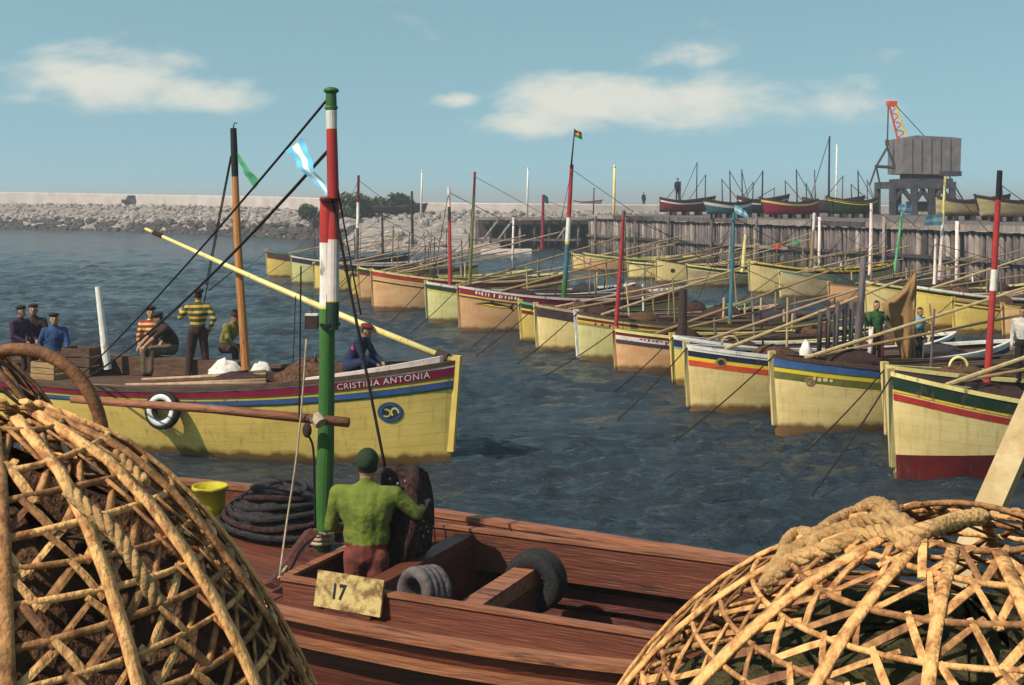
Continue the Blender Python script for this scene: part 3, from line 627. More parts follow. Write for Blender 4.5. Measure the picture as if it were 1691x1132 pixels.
def fish_emblem(b):
    def fpoly(pts, m, name, off): MB().add([b.surf(x, z, -1, off) for x, z in pts], [tuple(range(len(pts)))]).build(name, m, b.r)
    z0 = .86
    fpoly([(.32, z0 + .03), (.62, z0 + .085), (.80, z0 + .10), (.86, z0 + .15), (.92, z0 + .09), (1.2, z0 + .02), (1.42, z0 - .05), (1.52, z0 + .04), (1.55, z0 + .02), (1.5, z0 - .08), (1.56, z0 - .18), (1.52, z0 - .19), (1.42, z0 - .10), (1.0, z0 - .03), (.62, z0 + .02)], BLAC, 'fish_emblem', .014)
    fpoly([(.5, z0 + .035), (.75, z0 + .03), (1.1, z0 - .015), (1.42, z0 - .085), (1.1, z0 - .075), (.8, z0 - .03)], YELL, 'fish_belly', .02)
fish_emblem(boats[9])

ROW2 = [
 (948, 446, 420, 2.1, 8.0, CRE, [(.06, PILE)], 'cream boat with worn grey rail, outermost of the boats along the timber wharf', dict(rail=PYEL)),
 (967, 447, 419, 2.2, 8.2, SAL, [(.16, OLIV), (.06, PYEL)], 'tan boat with olive band and yellow line along the timber wharf', dict(rail=PYEL, masts=[((897, 322), (895, 412), 82, 7, [(.7, CRIM), (1, CRIM)])])),
 (1040, 460, 433, 2.2, 8.2, CRE, [(.03, None), (.08, DGRE), (.04, PYEL)], 'cream boat with thin dark green line moored off the timber wharf', dict(rail=PYEL)),
 (1086, 466, 429, 2.2, 8.2, CRE, [(.05, PYEL)], 'cream boat with a small dark round mark on the bow off the timber wharf', dict(rail=DBRN, deco=[('disc', (.65, .62, .11, .11, -1, DBRN))])),
 (1137, 472, 438, 2.2, 8.4, OLD, [(.05, None), (.10, DGRE), (.05, PYEL)], 'weathered ochre boat with dark green line off the timber wharf', dict(rail=PYEL, masts=[((1207, 372), (1203, 450), 66, 5, [(1, PILL)])])),
 (1240, 484, 432, 2.2, 8.4, CRE, [(.04, PYEL), (.09, BLAC)], 'high bowed cream boat with black line off the timber wharf', dict(rail=YELL, masts=[((1231, 388), (1226, 450), 62, 8, [(1, PYEL)]), ((1345, 352), (1336, 482), 60, 8, [(.22, WHIT), (1, WOOD)])])),
 (1291, 491, 449, 2.1, 8.4, OLD, [(.05, PYEL)], 'worn ochre boat with pale stem beside the black lined boat', dict(rail=TEAL, stem=PYEL)),
 (1372, 501, 468, 2.2, 8.4, SAL, [(.08, WOOD)], 'salmon boat with plain brown rail half hidden behind thin poles', dict(rail=BRWN, masts=[((1439, 336), (1437, 455), 58, 8, [(1, PINK)]), ((1490, 348), (1476, 458), 56, 6, [(1, LGRN)])])),
 (1432, 520, 466, 2.4, 8.4, CRE, [(.03, WHIT), (.08, DGRE), (.04, YELL)], 'cream boat with thin green line behind the men with the net', dict(rail=PYEL, masts=[((1561, 292), (1551, 462), 52, 6.5, [(.45, PYEL), (1, PINK)])])),
 (1508, 540, 473, 2.4, 8.6, YEL, [(.05, PYEL), (.10, BLAC), (.05, YELL)], 'yellow boat with black line under a pale rail, near end of the wharf row', dict(rail=WHIT, masts=[((1545, 395), (1543, 470), 47.5, 6, [(1, PINK)])])),
 (1578, 548, 495, 2.2, 8.6, YEL, [(.03, None), (.06, BRWN), (.05, YELL), (.05, BRWN)], 'yellow boat with two brown lines beside the red and white mast', dict(rail=WOOD, masts=[])),
 (1660, 556, 505, 2.2, 8.6, SAL, [(.06, YELL)], 'salmon boat cut by the edge of the view beyond the red and white mast', dict(rail=WOOD)),
]
boats2 = [row_boat(40 + i, s) for i, s in enumerate(ROW2)]

# ------------------------------------------------------------------ timber wharf with the crane
WA, WB = Vector((6.5, 103.0, 0)), Vector((30, 43.0, 0))      # the wharf face runs behind the second row
WZ = 3.15
def build_wharf():
    d = (WB - WA); Ln = d.length; u = d.normalized(); nrm = Vector((-u.y, u.x, 0))     # nrm points away from the basin
    if nrm.x < 0: nrm = -nrm
    rz = math.atan2(u.y, u.x); root = empty('timber_wharf', WA, rz); tag(root, 'tall weathered timber wharf with close set piles behind the second row of boats', 'wharf')
    sgn = 1 if (Matrix.Rotation(rz, 3, 'Z') @ Vector((0, 1, 0))).dot(nrm) > 0 else -1
    rng = random.Random(9); x = 0.0
    while x < Ln:
        m = rng.choices([PILE, PILL, PILD], [8, 3, 1])[0]; r = rng.uniform(.13, .2)
        MB().tube([(x, sgn * rng.uniform(-.05, .1), -1), (x + rng.uniform(-.06, .06), 0, WZ - .32 + rng.uniform(-.05, .02))], [r, r * .9], 8).build('pile', m, root, True)
        x += rng.uniform(.34, .5)
    MB().box((Ln / 2, sgn * .53, WZ / 2 - .9), (Ln, .9, WZ + 1.0)).build('bulkhead', PILL, root)
    k = 0
    for zz, hh, pr in ((WZ - .14, .3, -.26), (WZ * .45, .18, -.25)):
        x = 0
        while x < Ln:
            w = min(rng.uniform(5, 7), Ln - x); MB().box((x + w / 2, sgn * pr, zz + rng.uniform(-.02, .02)), (w - .02, .16, hh)).build('waling', rng.choice([PILE, PILL, PILD]), root); x += w
    MB().box((Ln / 2, sgn * 13, WZ - .1), (Ln + 4, 26.4, .2)).build('wharf_deck', PILE, root)
    # bollard-like fender posts standing proud
    for k in range(11):
        x = (k + .5) * Ln / 11 + rng.uniform(-1, 1); MB().tube([(x, sgn * -.5, -1), (x, sgn * -.45, WZ + rng.uniform(-.7, .5))], [.11, .09], 7).build('fender_post', rng.choice([PILL, PINK, PILE]), root, True)
build_wharf()
# second, farther timber jetty with open dark underside and pale braces
def build_jetty():
    Y = 112; x0, x1 = at(786, 0, Y).x, at(1052, 0, Y).x; zt = at(0, 362, Y).z; root = empty('open_jetty', (x0, Y, 0)); Ln = x1 - x0
    tag(root, 'low open jetty with pale edge, dark underside and slanting pale braces', 'jetty'); rng = random.Random(4)
    MB().box((Ln / 2, -.1, zt), (Ln, .3, .16)).build('edge_beam', PILL, root)
    for k in range(9): MB().box((Ln / 2, .6 + k * .62, zt + .02), (Ln, .56, .1)).build('deck_board', PILE, root)
    MB().box((Ln / 2, 6.4, zt / 2 - .4), (Ln, .3, zt + .7)).build('back_wall', PILD, root)
    for k in range(12):
        x = k * Ln / 11; MB().tube([(x, .3, -1), (x, .3, zt - .05)], .13, 7).build('pile', rng.choice([PILE, PILD, PILL]), root, True)
    for k in (0, 1, 5, 9, 10):
        x = k * Ln / 11 + .5; MB().tube([(x, -.15, .5), (x + 1.5, -.15, zt - .15)], .11, 6).build('brace', PILL, root, True)
    MB().box((Ln * .3, -.25, .75), (Ln * .7, .16, .2)).build('waling', PILE, root)
build_jetty()

def crane():
    Y = 100.0; s = Y / F
    base = at(1512, 353, Y); base.z = WZ; r = empty('harbour_crane', base); tag(r, 'grey portal crane with boxy cabin and red lattice jib on the wharf', 'crane')
    def L(px, py, dy=0): p = at(px, py, Y + dy) - base; p.y = dy; return p
    def bx(x0, y0, x1, y1, d0, d1, m, name, mi=0):
        a, b = L(x0, y0), L(x1, y1); return MB().box(((a.x + b.x) / 2, (d0 + d1) / 2, (a.z + b.z) / 2), (abs(b.x - a.x), d1 - d0, abs(a.z - b.z))).build(name, m, r)
    # cabin, sloping roof
    a, b, c, d = L(1478, 288), L(1571, 290), L(1573, 231), L(1479, 230); c2, d2 = L(1500, 226), L(1560, 229)
    mb = MB(); fr = [a, b, c, d2, c2, d]; mb.loft([[p + Vector((0, -2, 0)) for p in fr], [p + Vector((0, 2, 0)) for p in fr]]); cab = mb.build('cabin', STEL, r)
    for k in range(1, 6):
        x = a.x + (b.x - a.x) * k / 6; MB().box((x, -2.02, (a.z + c.z) / 2), (.05, .05, (c.z - a.z) * .96)).build('panel_seam', DSTL, cab)
    bx(1496, 288, 1548, 296, -1.6, 1.6, DSTL, 'turntable'); bx(1480, 296, 1560, 301, -1.9, 1.9, DSTL, 'slewing_ring'); bx(1537, 284, 1573, 292, -2.05, -.5, DSTL, 'counterweight')
    bx(1457, 301, 1563, 312, -2.2, 2.2, DSTL, 'portal_beam')
    for x in (1461, 1496, 1524, 1558):
        for yy in (-2.0, 2.0):
            p, q = L(x, 311), L(x, 353); q.z = 0; MB().box(((p.x), yy, p.z / 2), (.42, .42, p.z)).build('portal_leg', DSTL, r)
    for x0, x1 in ((1461, 1478), (1496, 1478), (1496, 1511), (1524, 1509), (1524, 1541), (1558, 1541)):
        p, q = L(x1, 313), L(x0, 336); MB().tube([p + Vector((0, -2.0, 0)), q + Vector((0, -2.0, 0))], .2, 6).build('knee_brace', DSTL, r)
    bx(1500, 333, 1528, 350, -.6, .6, STEL, 'machine_box')
    # jib: four chords with lacing
    A = [L(1484, 236, -.6), L(1499, 232, -.6), L(1484, 236, .6), L(1499, 232, .6)]; B = [L(1468, 172, -.25), L(1477, 171, -.25), L(1468, 172, .25), L(1477, 171, .25)]
    for k in range(4): MB().tube([A[k], B[k]], .085, 6).build('jib_chord', ORED if k % 2 == 0 else YELL, r)
    for k in range(9):
        f0, f1 = k / 9, (k + 1) / 9
        for (i, j) in ((0, 1), (2, 3), (0, 2)):
            p, q = (i, j) if k % 2 else (j, i); MB().tube([A[p].lerp(B[p], f0), A[q].lerp(B[q], f1)], .05, 5).build('jib_lacing', ORED, r)
    MB().box((B[0] + B[3]) / 2, (.7, .7, .4)).build('jib_head', ORED, r)
    MB().tube([L(1467, 172), L(1465, 246)], .06, 6).build('hoist_cable', DSTL, r)
    MB().box(L(1465, 236), (.25, .25, .5)).build('hook_block', DSTL, r)
    for (p, q, w) in (((1465, 244), (1447, 275), .1), ((1465, 244), (1478, 277), .1), ((1445, 275), (1480, 277), .13), ((1447, 275), (1436, 306), .08), ((1447, 275), (1453, 305), .08)):
        MB().tube([L(*p), L(*q)], w, 6).build('spreader_bar', DSTL, r)
    MB().tube([L(1477, 172), L(1530, 229)], .035, 5).build('luffing_cable', DSTL, r)
    for k in (0, 1): MB().tube([L(1560 + k * 8, 292), L(1580 + k * 10, 330)], .06, 5).build('stay', DSTL, r)
crane()

# boats hauled out on the wharf and on the mole
def hauled(px, py_keel, Y, Lm, hgt, hull, stripes, label, ang=PI, masts=(), z0=WZ, rail=DBRN, cat='boat', cover=None):
    c = at(px, py_keel, Y); b = Boat((c.x - math.cos(ang) * Lm / 2, Y - math.sin(ang) * Lm / 2), ang, Lm, Lm * .3, hgt, hgt * .72, hgt * .95, .35, 0.02, z0 + .25)
    b.root('hauled_boat', label, 'boats hauled out of the water', cat); b.hull(hull); d = 0
    for w, m in stripes:
        if m: b.strip(d, d + w, m)
        d += w
    b.gunwale(rail, .12, .09); b.stem(rail, .12); b.deck(BRWN, .12)
    for k in (.25, .5, .75): MB().box((Lm * k, 0, -.1), (.25, Lm * .2, .3)).build('keel_block', PILD, b.r)
    for (tx, ty, w) in masts:
        p = b.Mi @ at(tx, ty, Y); p.y = 0; q = p.copy(); q.z = b.sheer(min(max(p.x / Lm, .1), .9)) - .1; q.x += .05
        b.pole(q, p, w / 2 / F * Y, w / 3 / F * Y, [(1, random.choice([PILD, NAVY, PILE]))], 'mast', False, 6)
        MB().tube([p + Vector((0, 0, -.05)), (min(Lm - .2, p.x + 1.5), 0, q.z)], .025, 4).build('stay', ROPD, b.r)
    return b
hauled(1132, 357, 98, 4.6, 1.2, DRED, [(.14, PURP), (.12, WHIT)], 'hauled out dark red boat with white line at the far wharf end', PI + .35, [(1122, 300, 3.5), (1155, 268, 2.5), (1172, 288, 2.5)])
hauled(1205, 357, 84, 3.4, 1.0, TEAL, [(.12, PURP), (.2, WHIT)], 'hauled out boat with blue green hull and wide white band', .3, [(1190, 296, 2.4), (1205, 282, 3), (1228, 280, 3)])
hauled(1256, 352, 88, 3.6, 1.3, NAVY, [(.2, PURP), (.1, PINK)], 'hauled out boat with dark blue hull under a purple brown rail', PI + .2, [(1243, 300, 2.4), (1260, 282, 3.5), (1281, 310, 2.2)])
hauled(1308, 358, 82, 3.9, 1.05, CRIM, [(.15, PYEL), (.04, YELL)], 'hauled out boat with crimson hull and pale yellow band', .25, [(1295, 298, 2.4), (1316, 280, 3.2), (1334, 302, 2.4), (1350, 280, 3)])
hauled(1372, 356, 90, 4.2, 1.2, PURP, [(.12, PILE)], 'hauled out dark brown boat with a tall white mast', PI, [(1370, 225, 4), (1392, 290, 2.6)])
hauled(1412, 355, 84, 3.4, 1.15, DGRE, [(.08, YELL), (.06, None), (.06, YELL)], 'hauled out dark green boat with two yellow lines', .15, [(1405, 304, 2.4), (1417, 282, 3), (1433, 296, 2.4)])
hauled(1602, 366, 74, 4.4, 1.25, OLD, [(.14, PURP)], 'hauled out ochre boat with purple brown rail at the crane legs', PI + .15, [])
hauled(1672, 364, 70, 4.0, 1.2, OLD, [(.1, PURP)], 'hauled out ochre boat with tarred mast near the view edge', .2, [(1651, 305, 5)])
zb_m = at(0, 352, 147).z
hauled(645, 352, 147, 8.0, 1.15, PURP, [(.12, PILE)], 'sagging old dark purple hull lying on the mole among rubble', PI, [], z0=zb_m - .3, rail=PURP)
hauled(968, 341, 149, 3.1, .75, STON, [], 'small pale upturned looking boat on top of the mole parapet', PI, [], z0=at(0, 341, 149).z - .3, rail=PILD)

# flag poles and pale masts on the far shore
FARP = [(695, 283, 342, 132, 3.2, WHIT, 'thin white pole on the mole beside the old dark hull'), (870, 279, 342, 132, 3.4, WHIT, 'thin white pole on the mole behind the open jetty'),
        (1013, 275, 354, 118, 4.6, PYEL, 'thin pale yellow pole at the inner end of the open jetty'), (979, 312, 356, 116, 2.4, PILD, 'thin dark pole on the open jetty beside the pale yellow pole'),
        (1030, 352, 398, 90, 5, PILL, 'short grey post where the open jetty meets the wharf'), (846, 362, 470, 76, 4, PINK, 'slender pinkish stake standing in the basin water'),
        (1380, 240, 350, 101, 3, WHIT, 'tall thin white pole behind the boats on the wharf')]
for px, y0, y1, Y, w, m, lab in FARP:
    a, b = at(px, y1, Y), at(px + 2, y0, Y); 
    if Y == 76: a.z = -.5
    a.z = min(a.z, max(a.z - 1.5, -.5)); mb = MB().tube([a, a.lerp(b, .6), b], [w / 2 / F * Y * 1.1, w / 2 / F * Y, w / 2.6 / F * Y], 6)
    mb.ell(b, (w / 1.7 / F * Y,) * 3, None, 6, 5); tag(mb.build('shore_pole', m, None, True), lab, 'pole', 'poles along the far shore')
# pale boulder heaps on the inner shore
def boulder(px, py, Y, w, h, label, seed):
    c = at(px, py, Y); ww, hh = w / F * Y, h / F * Y; bm = bmesh.new(); bmesh.ops.create_icosphere(bm, subdivisions=3, radius=1)
    for v in bm.verts:
        v.co *= 1 + .28 * mnoise.noise(v.co * 1.3 + Vector((seed, 0, 0))) + .1 * mnoise.noise(v.co * 4 + Vector((0, seed, 0)))
        v.co = Vector((v.co.x * ww / 2, v.co.y * ww / 2.6, v.co.z * hh))
    me = bpy.data.meshes.new('boulder'); bm.to_mesh(me); bm.free(); me.materials.append(STON); o = bpy.data.objects.new('boulder', me); o.location = c; COL.objects.link(o)
    tag(o, label, 'boulder', 'pale boulders on the inner shore')
for k, (px, py, Y, w, h) in enumerate([(575, 374, 140, 44, 14), (614, 379, 134, 40, 20), (560, 368, 146, 26, 10), (650, 392, 116, 42, 14), (700, 377, 130, 24, 16), (724, 384, 124, 30, 14), (622, 408, 108, 30, 9), (645, 414, 104, 34, 7), (715, 405, 110, 44, 7), (676, 400, 112, 24, 10), (760, 388, 122, 26, 13)]):
    boulder(px, py, Y, w, h, 'pale boulder on the inner shore between the mole and the moored boats', k * 1.7)
def shore_tip():
    rows = []
    for px in range(560, 840, 14):
        r = []
        for (Y, z) in ((100, -.8), (106, .12), (114, .5), (124, 1.2), (134, 2.0)):
            k = 1 if px > 600 else (px - 560) / 40
            p = Vector(((px - CX) / F * Y, Y, z * k - .4 * (1 - k) + (random.uniform(-.14, .14) if 0 < z < 2 else 0))); r.append(p)
        rows.append(r)
    struct(MB().loft(rows, False, False).build('inner_shore_ground', SAND, None, True))
shore_tip()
b_ = MB().box(at(836, 418, 102) + Vector((0, 0, .1)), (4.2, .7, .45)); tag(b_.build('floating_boom', PINK), 'pale floating timber boom lying before the open jetty', 'timber boom')
b_ = empty('parked_car', at(222, 336, 196)); b_.location.z = mole_at(222)[1] + .15
MB().box((0, 0, .55), (3.6, 1.6, .6)).build('body', DSTO, b_); MB().loft([[Vector((x, y, .85)) for x, y in ((-1.2, -.75), (1.1, -.75), (1.1, .75), (-1.2, .75))], [Vector((x, y, 1.5)) for x, y in ((-.8, -.65), (.7, -.65), (.7, .65), (-.8, .65))]]).build('cabin', NAVY, b_)
for sx in (-1.1, 1.1):
    for sy in (-.75, .75): MB().tube([(sx, sy - .1, .3), (sx, sy + .1, .3)], .32, 12).build('wheel', RUBB, b_)
tag(b_, 'small dark car standing on the rubble top of the mole', 'car')

# flags
def flag(name, corners, bands, label, group=None, wav=.02, n=14, thick=.004, hoist=None):
    """corners: hoist top, hoist bottom, fly top, fly bottom (world); bands: materials from top to bottom"""
    a, b, c, d = (Vector(p) for p in corners); nb = len(bands); mb = MB(); nrm = (c - a).cross(b - a).normalized()
    rows = []; V = nb * 3
    for i in range(n + 1):
        u = i / n; row = []
        for j in range(V + 1):
            v = j / V; p = a.lerp(b, v).lerp(c.lerp(d, v), u); p = p + nrm * wav * (math.sin(u * 8 + v * 1.3) * u ** .5 + .35 * math.sin(u * 17 + v * 4)); row.append(p)
        rows.append(row)
    vs = [p for r_ in rows for p in r_]; N0 = len(vs); vs2 = [p + nrm * thick for p in vs]
    for off, flip, VV in ((0, False, vs), (0, True, vs2)):
        base = len(mb.v); mb.v += [tuple(p) for p in VV]
        for i in range(n):
            for j in range(V):
                q = base + i * (V + 1) + j; f = (q, q + 1, q + V + 2, q + V + 1); mb.f.append(f[::-1] if flip else f); mb.m.append(j // 3)
    o = MB(); o.v, o.f, o.m = mb.v, mb.f, mb.m
    return tag(o.build(name, bands, None, True), label, 'flag', group)
FLB = mat('flag_light_blue', (.13, .40, .55), (.10, .32, .46), 6, rough=.85); FLW = mat('flag_white', (.6, .58, .54), (.5, .48, .45), 6, rough=.85)
FLG = mat('flag_green', (.10, .32, .05), (.07, .24, .03), 6, rough=.85); FLY = mat('flag_yellow', (.62, .55, .05), (.5, .44, .04), 6, rough=.85); FLR = mat('flag_red', (.62, .07, .03), (.5, .05, .02), 6, rough=.85); FLT = mat('flag_teal', (.05, .24, .22), (.03, .17, .15), 6, rough=.85)
flag('national_flag', [at(1484, 337, 55.9), at(1483, 351, 55.9), at(1506, 340, 56.3), at(1505, 354, 56.3)], [FLB, FLW, FLB], 'blue and white flag flying from the light green pole')
flag('national_flag', [at(1557, 352, 51.9), at(1556, 372, 51.9), at(1529, 358, 51.5), at(1525, 373, 51.5)], [FLB, FLW, FLB], 'blue and white flag streaming from the pale yellow pole by the crane')
flag('national_flag', [at(1213, 338, 32.3), at(1213, 352, 32.3), at(1232, 349, 32.3), at(1237, 362, 32.3)], [FLB, FLW, FLB], 'blue and white flag at the head of the teal mast')
flag('small_flag', [at(948, 214, 39.2), at(949, 226, 39.2), at(961, 219, 39.3), at(962, 231, 39.3)], [FLR, FLY, FLG], 'tiny red, yellow and green flag on a thin staff')
flag('small_flag', [at(898, 321, 81.8), at(898, 334, 81.8), at(905, 326, 82), at(906, 337, 82)], [FLT, FLT], 'tiny teal flag on the crimson mast')
flag('signal_rag', [at(1277, 404, 58), at(1278, 411, 58), at(1291, 403, 58), at(1292, 410, 58)], [FLR], 'little red pennant hanging from a line before the wharf', None, .03, 6)
flag('signal_rag', [at(1308, 400, 58), at(1311, 406, 58), at(1319, 393, 58), at(1324, 397, 58)], [LGRN], 'little green pennant hanging from a line before the wharf', None, .03, 6)
rope('signal_line', at(1226, 420, 58), at(1346, 382, 58), .05, .012, ROPL, 'thin pale line carrying two little pennants before the wharf')
tag(MB().tube([at(943, 278, 39.3), at(949, 213, 39.2)], [.03, .018], 6).build('flag_staff', PURP, None, True), 'thin purple staff above the red, white and green mast', 'staff')

# ------------------------------------------------------------------ CRISTINA ANTONIA
bowC = at(741, 755, 21.12); dC = math.atan2(.336, -.942)
C = Boat((bowC.x, bowC.y), dC, 11.2, 3.2, 1.62, 1.08, 1.12, .17, -.55, full=2.5, sharp=.85)
C.root('fishing_boat', 'large yellow fishing boat lettered CRISTINA ANTONIA with crew aboard')
C.hull(YEL)
d = .03
for w, m in ((.03, PINK), (.165, CRIM), (.03, GREE), (.035, YELL), (.105, BLUE), (.04, DGRE)): C.strip(d, d + w, m, taper=.42); d += w
C.strip(0, .26, DBRN, 'bulwark_lining', .01, .985, -.025); C.gunwale(BRWN, .12, .05); C.stem(YEL, .12, .1)
rows = []
for i in range(14):
    x = .1 + 2.0 * i / 13; p = C.pt(x / C.L, 1, 1); p.x = x
    rows.append([p + Vector((0, .03, .02)), p + Vector((0, .03, .13 - .055 * i / 13)), p + Vector((0, -.12, .13 - .055 * i / 13)), p + Vector((0, -.12, .02))])
MB().loft(rows).build('bow_rail_board', PINK, C.r)
# planked deck: each plank a piece
nP = 12
for k in range(nP):
    a, b2_ = -1 + 2 * k / nP, -1 + 2 * (k + 1) / nP; rows = []
    for i in range(22):
        x = .25 + (C.L - .6) * i / 21; t = x / C.L; w = max(.02, C.hb(t) - .1); z = C.sheer(t) - .2
        ya, yb = a * w, b2_ * w - .012
        za, zb_ = z + .07 * (1 - a * a), z + .07 * (1 - b2_ * b2_)
        rows.append([Vector((x, ya, za)), Vector((x, yb, zb_)), Vector((x, yb, zb_ - .04)), Vector((x, ya, za - .04))])
    MB().loft(rows).build('deck_plank', BRWN, C.r)
def cdz(x): return C.sheer(x / C.L) - .2 + .06
def CW(x, y, z): return C.M @ Vector((x, y, z))
# name on the crimson band
def text_mesh(s, size, bold=0):
    cu = bpy.data.curves.new('t', 'FONT'); cu.body = s; cu.size = size; cu.offset = bold; cu.resolution_u = 3; cu.space_character = 1.12
    o = bpy.data.objects.new('t', cu); COL.objects.link(o); dg = bpy.context.evaluated_depsgraph_get(); me = bpy.data.meshes.new_from_object(o.evaluated_get(dg))
    bpy.data.objects.remove(o)
    bm = bmesh.new(); bm.from_mesh(me); bmesh.ops.triangulate(bm, faces=bm.faces)
    V = [v.co.copy() for v in bm.verts]; Fc = [tuple(v.index for v in f.verts) for f in bm.faces]; bm.free(); return V, Fc
V, Fc = text_mesh('CRISTINA ANTONIA', .19); w = max(v.x for v in V); h = max(v.y for v in V)
xs0, xs1 = 1.58, .2
vs = []
for v in V:
    x = xs0 + (xs1 - xs0) * v.x / w; sh = C.sheer(x / C.L); vs.append(C.surf(x, sh - (.06 + .14 - .108 * v.y / h) * (1 - .42 * x / C.L / .5), 1, .016))
par = list(range(len(vs)))
def find(i):
    while par[i] != i: par[i] = par[par[i]]; i = par[i]
    return i
for f in Fc:
    for k in f[1:]: par[find(k)] = find(f[0])
comp = {}
for f in Fc: comp.setdefault(find(f[0]), []).append(f)
for fs_ in comp.values():
    ids = sorted({i for f in fs_ for i in f}); mp_ = {i: k for k, i in enumerate(ids)}
    MB().add([vs[i] for i in ids], [tuple(mp_[i] for i in f) for f in fs_]).build('name_letter', WHIT, C.r)
# oval emblem
ex, ez = .80, .82
disc(C, ex, ez, .19, .175, 1, DGRE, 'emblem', .012); disc(C, ex, ez, .18, .165, 1, BLUE, 'emblem_ring', .018, .68)
disc(C, ex + .055, ez - .01, .07, .075, 1, PYEL, 'emblem_curl', .018, .62, 18, 1.2, 5.6); disc(C, ex - .07, ez + .0, .065, .085, 1, PYEL, 'emblem_curl', .018, .6, 18, -.9, 3.4)
# mast
def cpole(t, bpx, Yt, Yb, wpx, segs, name='mast'): r = wpx / 2 / F * Yb; C.pole(at(*bpx, Yb), at(*t, Yt), r, r * .7, segs, name)
cpole((385, 212), (406, 612), 23.3, 23.3, 15, [(.20, BLAC), (1, ORAN)])
MB().tube([C.Mi @ at(385, 212, 23.3), C.Mi @ at(387, 203, 23.3), C.Mi @ at(392, 204, 23.3)], .012, 5).build('mast_hook', BLAC, C.r)
cpole((162, 474), (178, 610), 24.3, 24.3, 14, [(1, WHIT)], 'white_post')
# long yellow yard resting on the stem
ya, yb = C.Mi @ at(757, 600, 21.2), C.Mi @ at(240, 378, 24.0)
MB().tube([ya, ya.lerp(yb, .3) + Vector((0, 0, -.05)), ya.lerp(yb, .6) + Vector((0, 0, -.05)), yb], [.058, .062, .052, .026], 8).build('yard', PYEL, C.r, True)
q = ya.lerp(yb, .955); MB().tube([ya.lerp(yb, .94), ya.lerp(yb, .97)], .05, 7).build('yard_band', DBRN, C.r)
MB().tube([ya.lerp(yb, .06), ya.lerp(yb, .03)], .1, 8).build('yard_lashing', DBRN, C.r)
MB().box(ya.lerp(yb, .045) + Vector((0, 0, -.18)), (.16, .14, .3)).build('stem_bitt', DBRN, C.r)
# standing rigging
for k, (a, b_) in enumerate((((381, 258), (340, 470)), ((382, 262), (318, 600)), ((395, 440), (345, 480)))):
    C_a, C_b = C.Mi @ at(*a, 23.3), C.Mi @ at(*b_, 24.6); MB().tube([C_a, C_b], .012, 5).build('stay', ROPD, C.r)
for (a, b_, Yq) in (((488, 490), (484, 600), 22.2), ((612, 535), (609, 608), 21.8)):
    MB().tube([C.Mi @ at(*a, Yq), C.Mi @ at(*b_, Yq)], .01, 5).build('yard_rope', ROPD, C.r)
flag('pennant', [at(391, 252, 23.2), at(393, 266, 23.2), at(428, 300, 23.0), at(419, 314, 23.0)], [FLG, FLT, FLT, FLG], 'narrow green and teal pennant hanging from the black topped mast', None, .03)
# tyre fender over the side
def tyre(name, M, Rj, rn, m, label, wall=None, flatk=.8, group=None):
    r = empty(name, M.to_translation()); r.rotation_euler = M.to_euler(); tag(r, label, 'tyre', group); rows = []
    for i in range(32):
        a = 2 * PI * i / 32; c = Vector((math.cos(a), math.sin(a), 0))
        prof = [(-1, -.35), (-1, .35), (-.7, .85), (-.1, 1.05), (.6, 1), (.95, .85), (1.03, .7), (1.03, .5), (.9, .45), (.9, .35), (1.05, .3), (1.05, .1), (.9, .05), (.9, -.05), (1.05, -.1), (1.05, -.3), (.9, -.35), (.9, -.45), (1.03, -.5), (1.03, -.7), (.95, -.85), (.6, -1), (-.1, -1.05), (-.7, -.85)]
        k_t = 1.0 if i % 2 else .985
        rows.append([c * (Rj + rn * p * (k_t if p > .5 else 1)) + Vector((0, 0, rn * q * flatk)) for p, q in prof])
    rows.append(rows[0]); MB().loft(rows, True, False).build('tread', m, r, True)
    if wall:
        rows = []
        for i in range(33):
            a = 2 * PI * i / 32; c = Vector((math.cos(a), math.sin(a), 0)); rows.append([c * (Rj - .55 * rn) + Vector((0, 0, rn * flatk * 1.0)), c * (Rj + .35 * rn) + Vector((0, 0, rn * flatk * 1.1)), c * (Rj + .42 * rn) + Vector((0, 0, rn * flatk * .6)), c * (Rj - .62 * rn) + Vector((0, 0, rn * flatk * .6))])
        MB().loft(rows, True, False).build('white_wall', wall, r, True)
    return r
xt = 4.62; pt = C.surf(xt, .80, 1, .12); wp = C.M @ pt
nrm = (C.M.to_3x3() @ Vector((0, 1, .12))).normalized(); zq = nrm.to_track_quat('Z', 'Y').to_matrix().to_4x4()
tyre('old_tyre', Matrix.Translation(wp) @ zq, .235, .095, RUBB, 'black tyre fender with white painted ring on the side of the yellow boat', WHIT)
rope('fender_rope', wp + Vector((0, -.02, .22)), C.M @ C.surf(xt, 1.12, 1, -.03), 0, .012, ROPL, 'short rope holding the white ringed tyre fender', n=3)
# deck gear
crate('fish_crate', CW(8.05, -.55, cdz(8.05)), (.62, .45, .56), BRWN, dC + .1, 'brown slatted crate on the far rail side beside the white post')
crate('fish_crate', CW(8.3, .05, cdz(8.3)), (.6, .42, .34), WOOD, dC - .1, 'lower brown crate standing before the blue jacketed man')
heap('tarp_mound', CW(2.75, -.35, cdz(2.75) - .03), .75, .5, .42, NETB, 'brown canvas mound on the foredeck beside the man with the red beret', 'canvas', None, 31)
heap('tarp_mound', CW(4.0, -.1, cdz(4.0) - .03), .85, .6, .26, NETD, 'low dark brown net mound near the green fore mast of the next boat', 'net', None, 32)
heap('white_bundle', CW(5.0, -.9, cdz(5)), .34, .26, .36, WHIT, 'white cloth bundle behind the orange mast', 'bundle', None, 33)
heap('white_bundle', CW(4.3, -.95, cdz(4.4)), .26, .22, .34, WHIT, 'smaller white bundle on the bow side of the orange mast', 'bundle', None, 34)
heap('white_bundle', CW(4.75, -.62, cdz(4.8)), .12, .1, .07, PINK, 'flat white rag on the deck before the orange mast', 'rag', None, 35)
